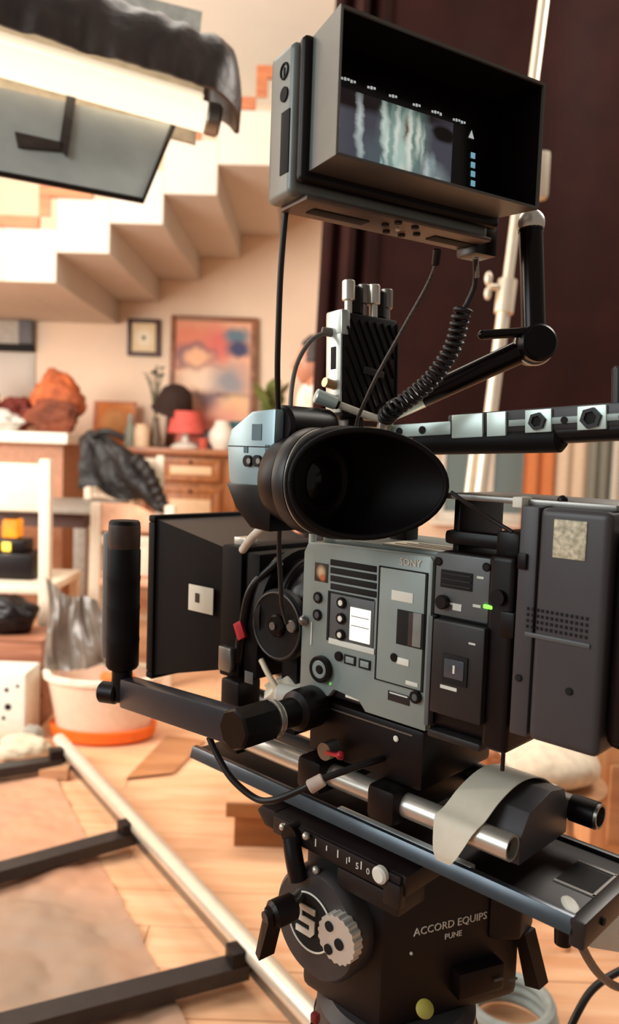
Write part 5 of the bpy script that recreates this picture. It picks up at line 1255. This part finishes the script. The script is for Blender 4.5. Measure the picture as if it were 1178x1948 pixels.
solo('cable_coil', 'grey coil of cable on the floor at the bottom edge', 'cable coil', MB().torus((gc.x, gc.y, .02), (0, 0, 1), .075, .012, 40, 8).torus((gc.x + .004, gc.y, .04), (0, 0, 1), .072, .011, 40, 8).torus((gc.x - .003, gc.y, .06), (0, 0, 1), .074, .011, 40, 8), mat('grey_coil', (150, 156, 150), .5), (gc.x, gc.y, .008))

# =================================================================== PERSON behind the backdrop edge
def skin_mesh(name, verts, edges, radii, root=0, sub=2):
    me = bpy.data.meshes.new(name); me.from_pydata(verts, edges, []); ob = bpy.data.objects.new(name, me); COL.objects.link(ob)
    sk = ob.modifiers.new('s', 'SKIN'); sk.use_smooth_shade = True
    for i, r in enumerate(radii): me.skin_vertices[0].data[i].radius = (r, r) if not isinstance(r, tuple) else r
    me.skin_vertices[0].data[root].use_root = True
    ms_ = ob.modifiers.new('d', 'SUBSURF'); ms_.levels = sub; ms_.render_levels = sub
    dg = bpy.context.evaluated_depsgraph_get(); out = bpy.data.meshes.new_from_object(ob.evaluated_get(dg))
    bpy.data.objects.remove(ob); bpy.data.meshes.remove(me); return out
hx = at(612, 690, 3.72)
PF = Matrix.Translation(Vector((hx.x, hx.y, 0))) @ Matrix.Rotation(math.radians(186), 4, 'Z')      # local +x is where the person faces
zh = hx.z                                                             # head centre height
ps_ = thing('person', 'person in a white shirt standing half hidden behind the black backdrop edge', 'person', (0, 0, 0), PF)
k = (zh + .115) / 1.70
V = [(0, 0, .96), (0, 0, 1.12), (.0, 0, 1.32), (0, 0, 1.42), (.01, 0, 1.50), (.015, 0, 1.56),
     (0, .10, .90), (.01, .105, .50), (-.01, .11, .09), (.15, .115, .035), (0, -.10, .90), (.01, -.105, .50), (-.01, -.11, .09), (.15, -.115, .035),
     (-.01, .17, 1.38), (-.02, .21, 1.10), (.06, .20, .87), (.09, .195, .78), (-.01, -.17, 1.38), (-.02, -.21, 1.10), (.06, -.20, .87), (.09, -.195, .78)]
V = [(x, y, z * k) for x, y, z in V]
E_ = [(0, 1), (1, 2), (2, 3), (3, 4), (4, 5), (0, 6), (6, 7), (7, 8), (8, 9), (0, 10), (10, 11), (11, 12), (12, 13), (3, 14), (14, 15), (15, 16), (16, 17), (3, 18), (18, 19), (19, 20), (20, 21)]
Rr = [(.12, .14), (.11, .13), (.12, .15), (.09, .11), .055, .05, .085, .058, .04, .035, .085, .058, .04, .035, .06, .042, .032, .025, .06, .042, .032, .025]
bm_ = skin_mesh('body', V, E_, Rr)
from mathutils import noise
def garment(keep, off):
    g_ = MB(); b_ = g_.bm; b_.from_mesh(bm_); bmesh.ops.recalc_face_normals(b_, faces=b_.faces[:])
    bmesh.ops.delete(b_, geom=[f for f in b_.faces if not keep(f.calc_center_median())], context='FACES'); b_.normal_update()
    for v_ in b_.verts: v_.co += v_.normal * off
    return g_
shirt_mb = garment(lambda c_: .90 * k < c_.z < 1.445 * k and not (abs(c_.y) > .16 and c_.z < 1.10 * k), .016)
trouser_mb = garment(lambda c_: .09 < c_.z < .99 * k and not (abs(c_.y) > .184 and c_.z > .6 * k), .012)
mbp = MB(); mbp.bm.from_mesh(bm_); bpy.data.meshes.remove(bm_)
hb_ = bmesh.new(); bmesh.ops.create_uvsphere(hb_, u_segments=48, v_segments=36, radius=1.0)
def g(d, c, w): return math.exp(-((Vector(d) - Vector(c)).length / w) ** 2)
for v in hb_.verts:
    d = v.co.normalized()
    r = 1 + .04 * g(d, (-.8, 0, .35), .6)
    p = Vector((d.x * .098, d.y * .075, d.z * .118)) * r
    if d.z < 0: p.y *= 1 - .28 * d.z * d.z; p.x += .012 * -d.z if d.x > 0 else .02 * -d.z
    p.x += .026 * g(d, (.97, 0, -.22), .15) + .014 * g(d, (.97, 0, -.02), .12)          # nose tip, bridge
    p.x += .009 * g(d, (.86, 0, -.52), .12) + .010 * g(d, (.65, 0, -.80), .22)          # lips, chin
    p.x += .006 * (g(d, (.9, .3, .18), .2) + g(d, (.9, -.3, .18), .2))                    # brows
    p.x -= .010 * (g(d, (.9, .36, .02), .13) + g(d, (.9, -.36, .02), .13))                # sockets
    s_ = g(d, (-.05, 1, -.08), .16) + g(d, (-.05, -1, -.08), .16); p.y += math.copysign(.014 * s_, d.y)
    v.co = p + Vector((.02, 0, zh))
mbp._merge(hb_)
for sgn in (-1, 1):                                                   # hands: palm and five fingers on each wrist
    w_ = Vector((.09, .195 * sgn, .78 * k)); hv = [w_, w_ + Vector((.01, 0, -.045)), w_ + Vector((.02, 0, -.09))]; he = [(0, 1), (1, 2)]; hr = [.024, (.03, .016), (.034, .014)]
    for f_, (dx, L_) in enumerate(((-.027, .062), (-.009, .075), (.010, .07), (.027, .055))):
        b0_ = len(hv); hv += [w_ + Vector((.02 + dx, 0, -.10)), w_ + Vector((.026 + dx, -.006 * sgn, -.10 - L_ * .55)), w_ + Vector((.026 + dx, -.018 * sgn, -.10 - L_))]; he += [(2, b0_), (b0_, b0_ + 1), (b0_ + 1, b0_ + 2)]; hr += [.009, .008, .0065]
    b0_ = len(hv); hv += [w_ + Vector((.045, -.012 * sgn, -.05)), w_ + Vector((.06, -.018 * sgn, -.085)), w_ + Vector((.058, -.02 * sgn, -.11))]; he += [(1, b0_), (b0_, b0_ + 1), (b0_ + 1, b0_ + 2)]; hr += [.011, .009, .007]
    hm = skin_mesh('hand', hv, he, hr, 0, 1); mbp.bm.from_mesh(hm); bpy.data.meshes.remove(hm)
SKIN = mat('skin', (178, 118, 90), .55, var=.06, scale=14)
part('body', mbp, SKIN, ps_, angle=80)
part('shirt', shirt_mb, mat('white_shirt', (226, 212, 192), .8, bump=.1), ps_, angle=80)
part('trousers', trouser_mb, mat('dark_trousers', (50, 48, 56), .8), ps_, angle=80)
hr_ = bmesh.new(); bmesh.ops.create_uvsphere(hr_, u_segments=40, v_segments=28, radius=1.0)
for v in hr_.verts:
    d = v.co.normalized(); n_ = .05 * noise.noise(d * 6)
    cut = d.x > .62 - .5 * max(0, d.z - .35) and d.z < .62
    s_ = .9 if cut else 1.0
    v.co = Vector((d.x * .107, d.y * .086, max(d.z, -.55 if d.x < 0 else -.1) * .128)) * (s_ + n_) + Vector((.014, 0, zh + .006))
x = MB(); x._merge(hr_); part('hair', x, mat('dark_hair', (44, 26, 20), .6, var=.3, scale=60), ps_, angle=80)
for sgn in (-1, 1):
    e_ = part('eye', MB().ball((.097, .030 * sgn, zh + .003), .0115), LABEL, ps_); part('iris', MB().ball((.1035, .031 * sgn, zh + .003), .0062), DKF, e_)
    part('eyebrow', MB().tube([(.104, .014 * sgn, zh + .022), (.106, .030 * sgn, zh + .028), (.096, .048 * sgn, zh + .024)], .0035, 6, 3), MATS['dark_hair'], ps_)
    part('shoe', MB().box((.06, .112 * sgn, .035), (.26, .09, .07), .03), BLACK, ps_)
part('mouth', MB().tube([(.098, .018, zh - .066), (.110, 0, zh - .064), (.098, -.018, zh - .066)], .0045, 8, 4), mat('lips', (176, 96, 82), .5), ps_)
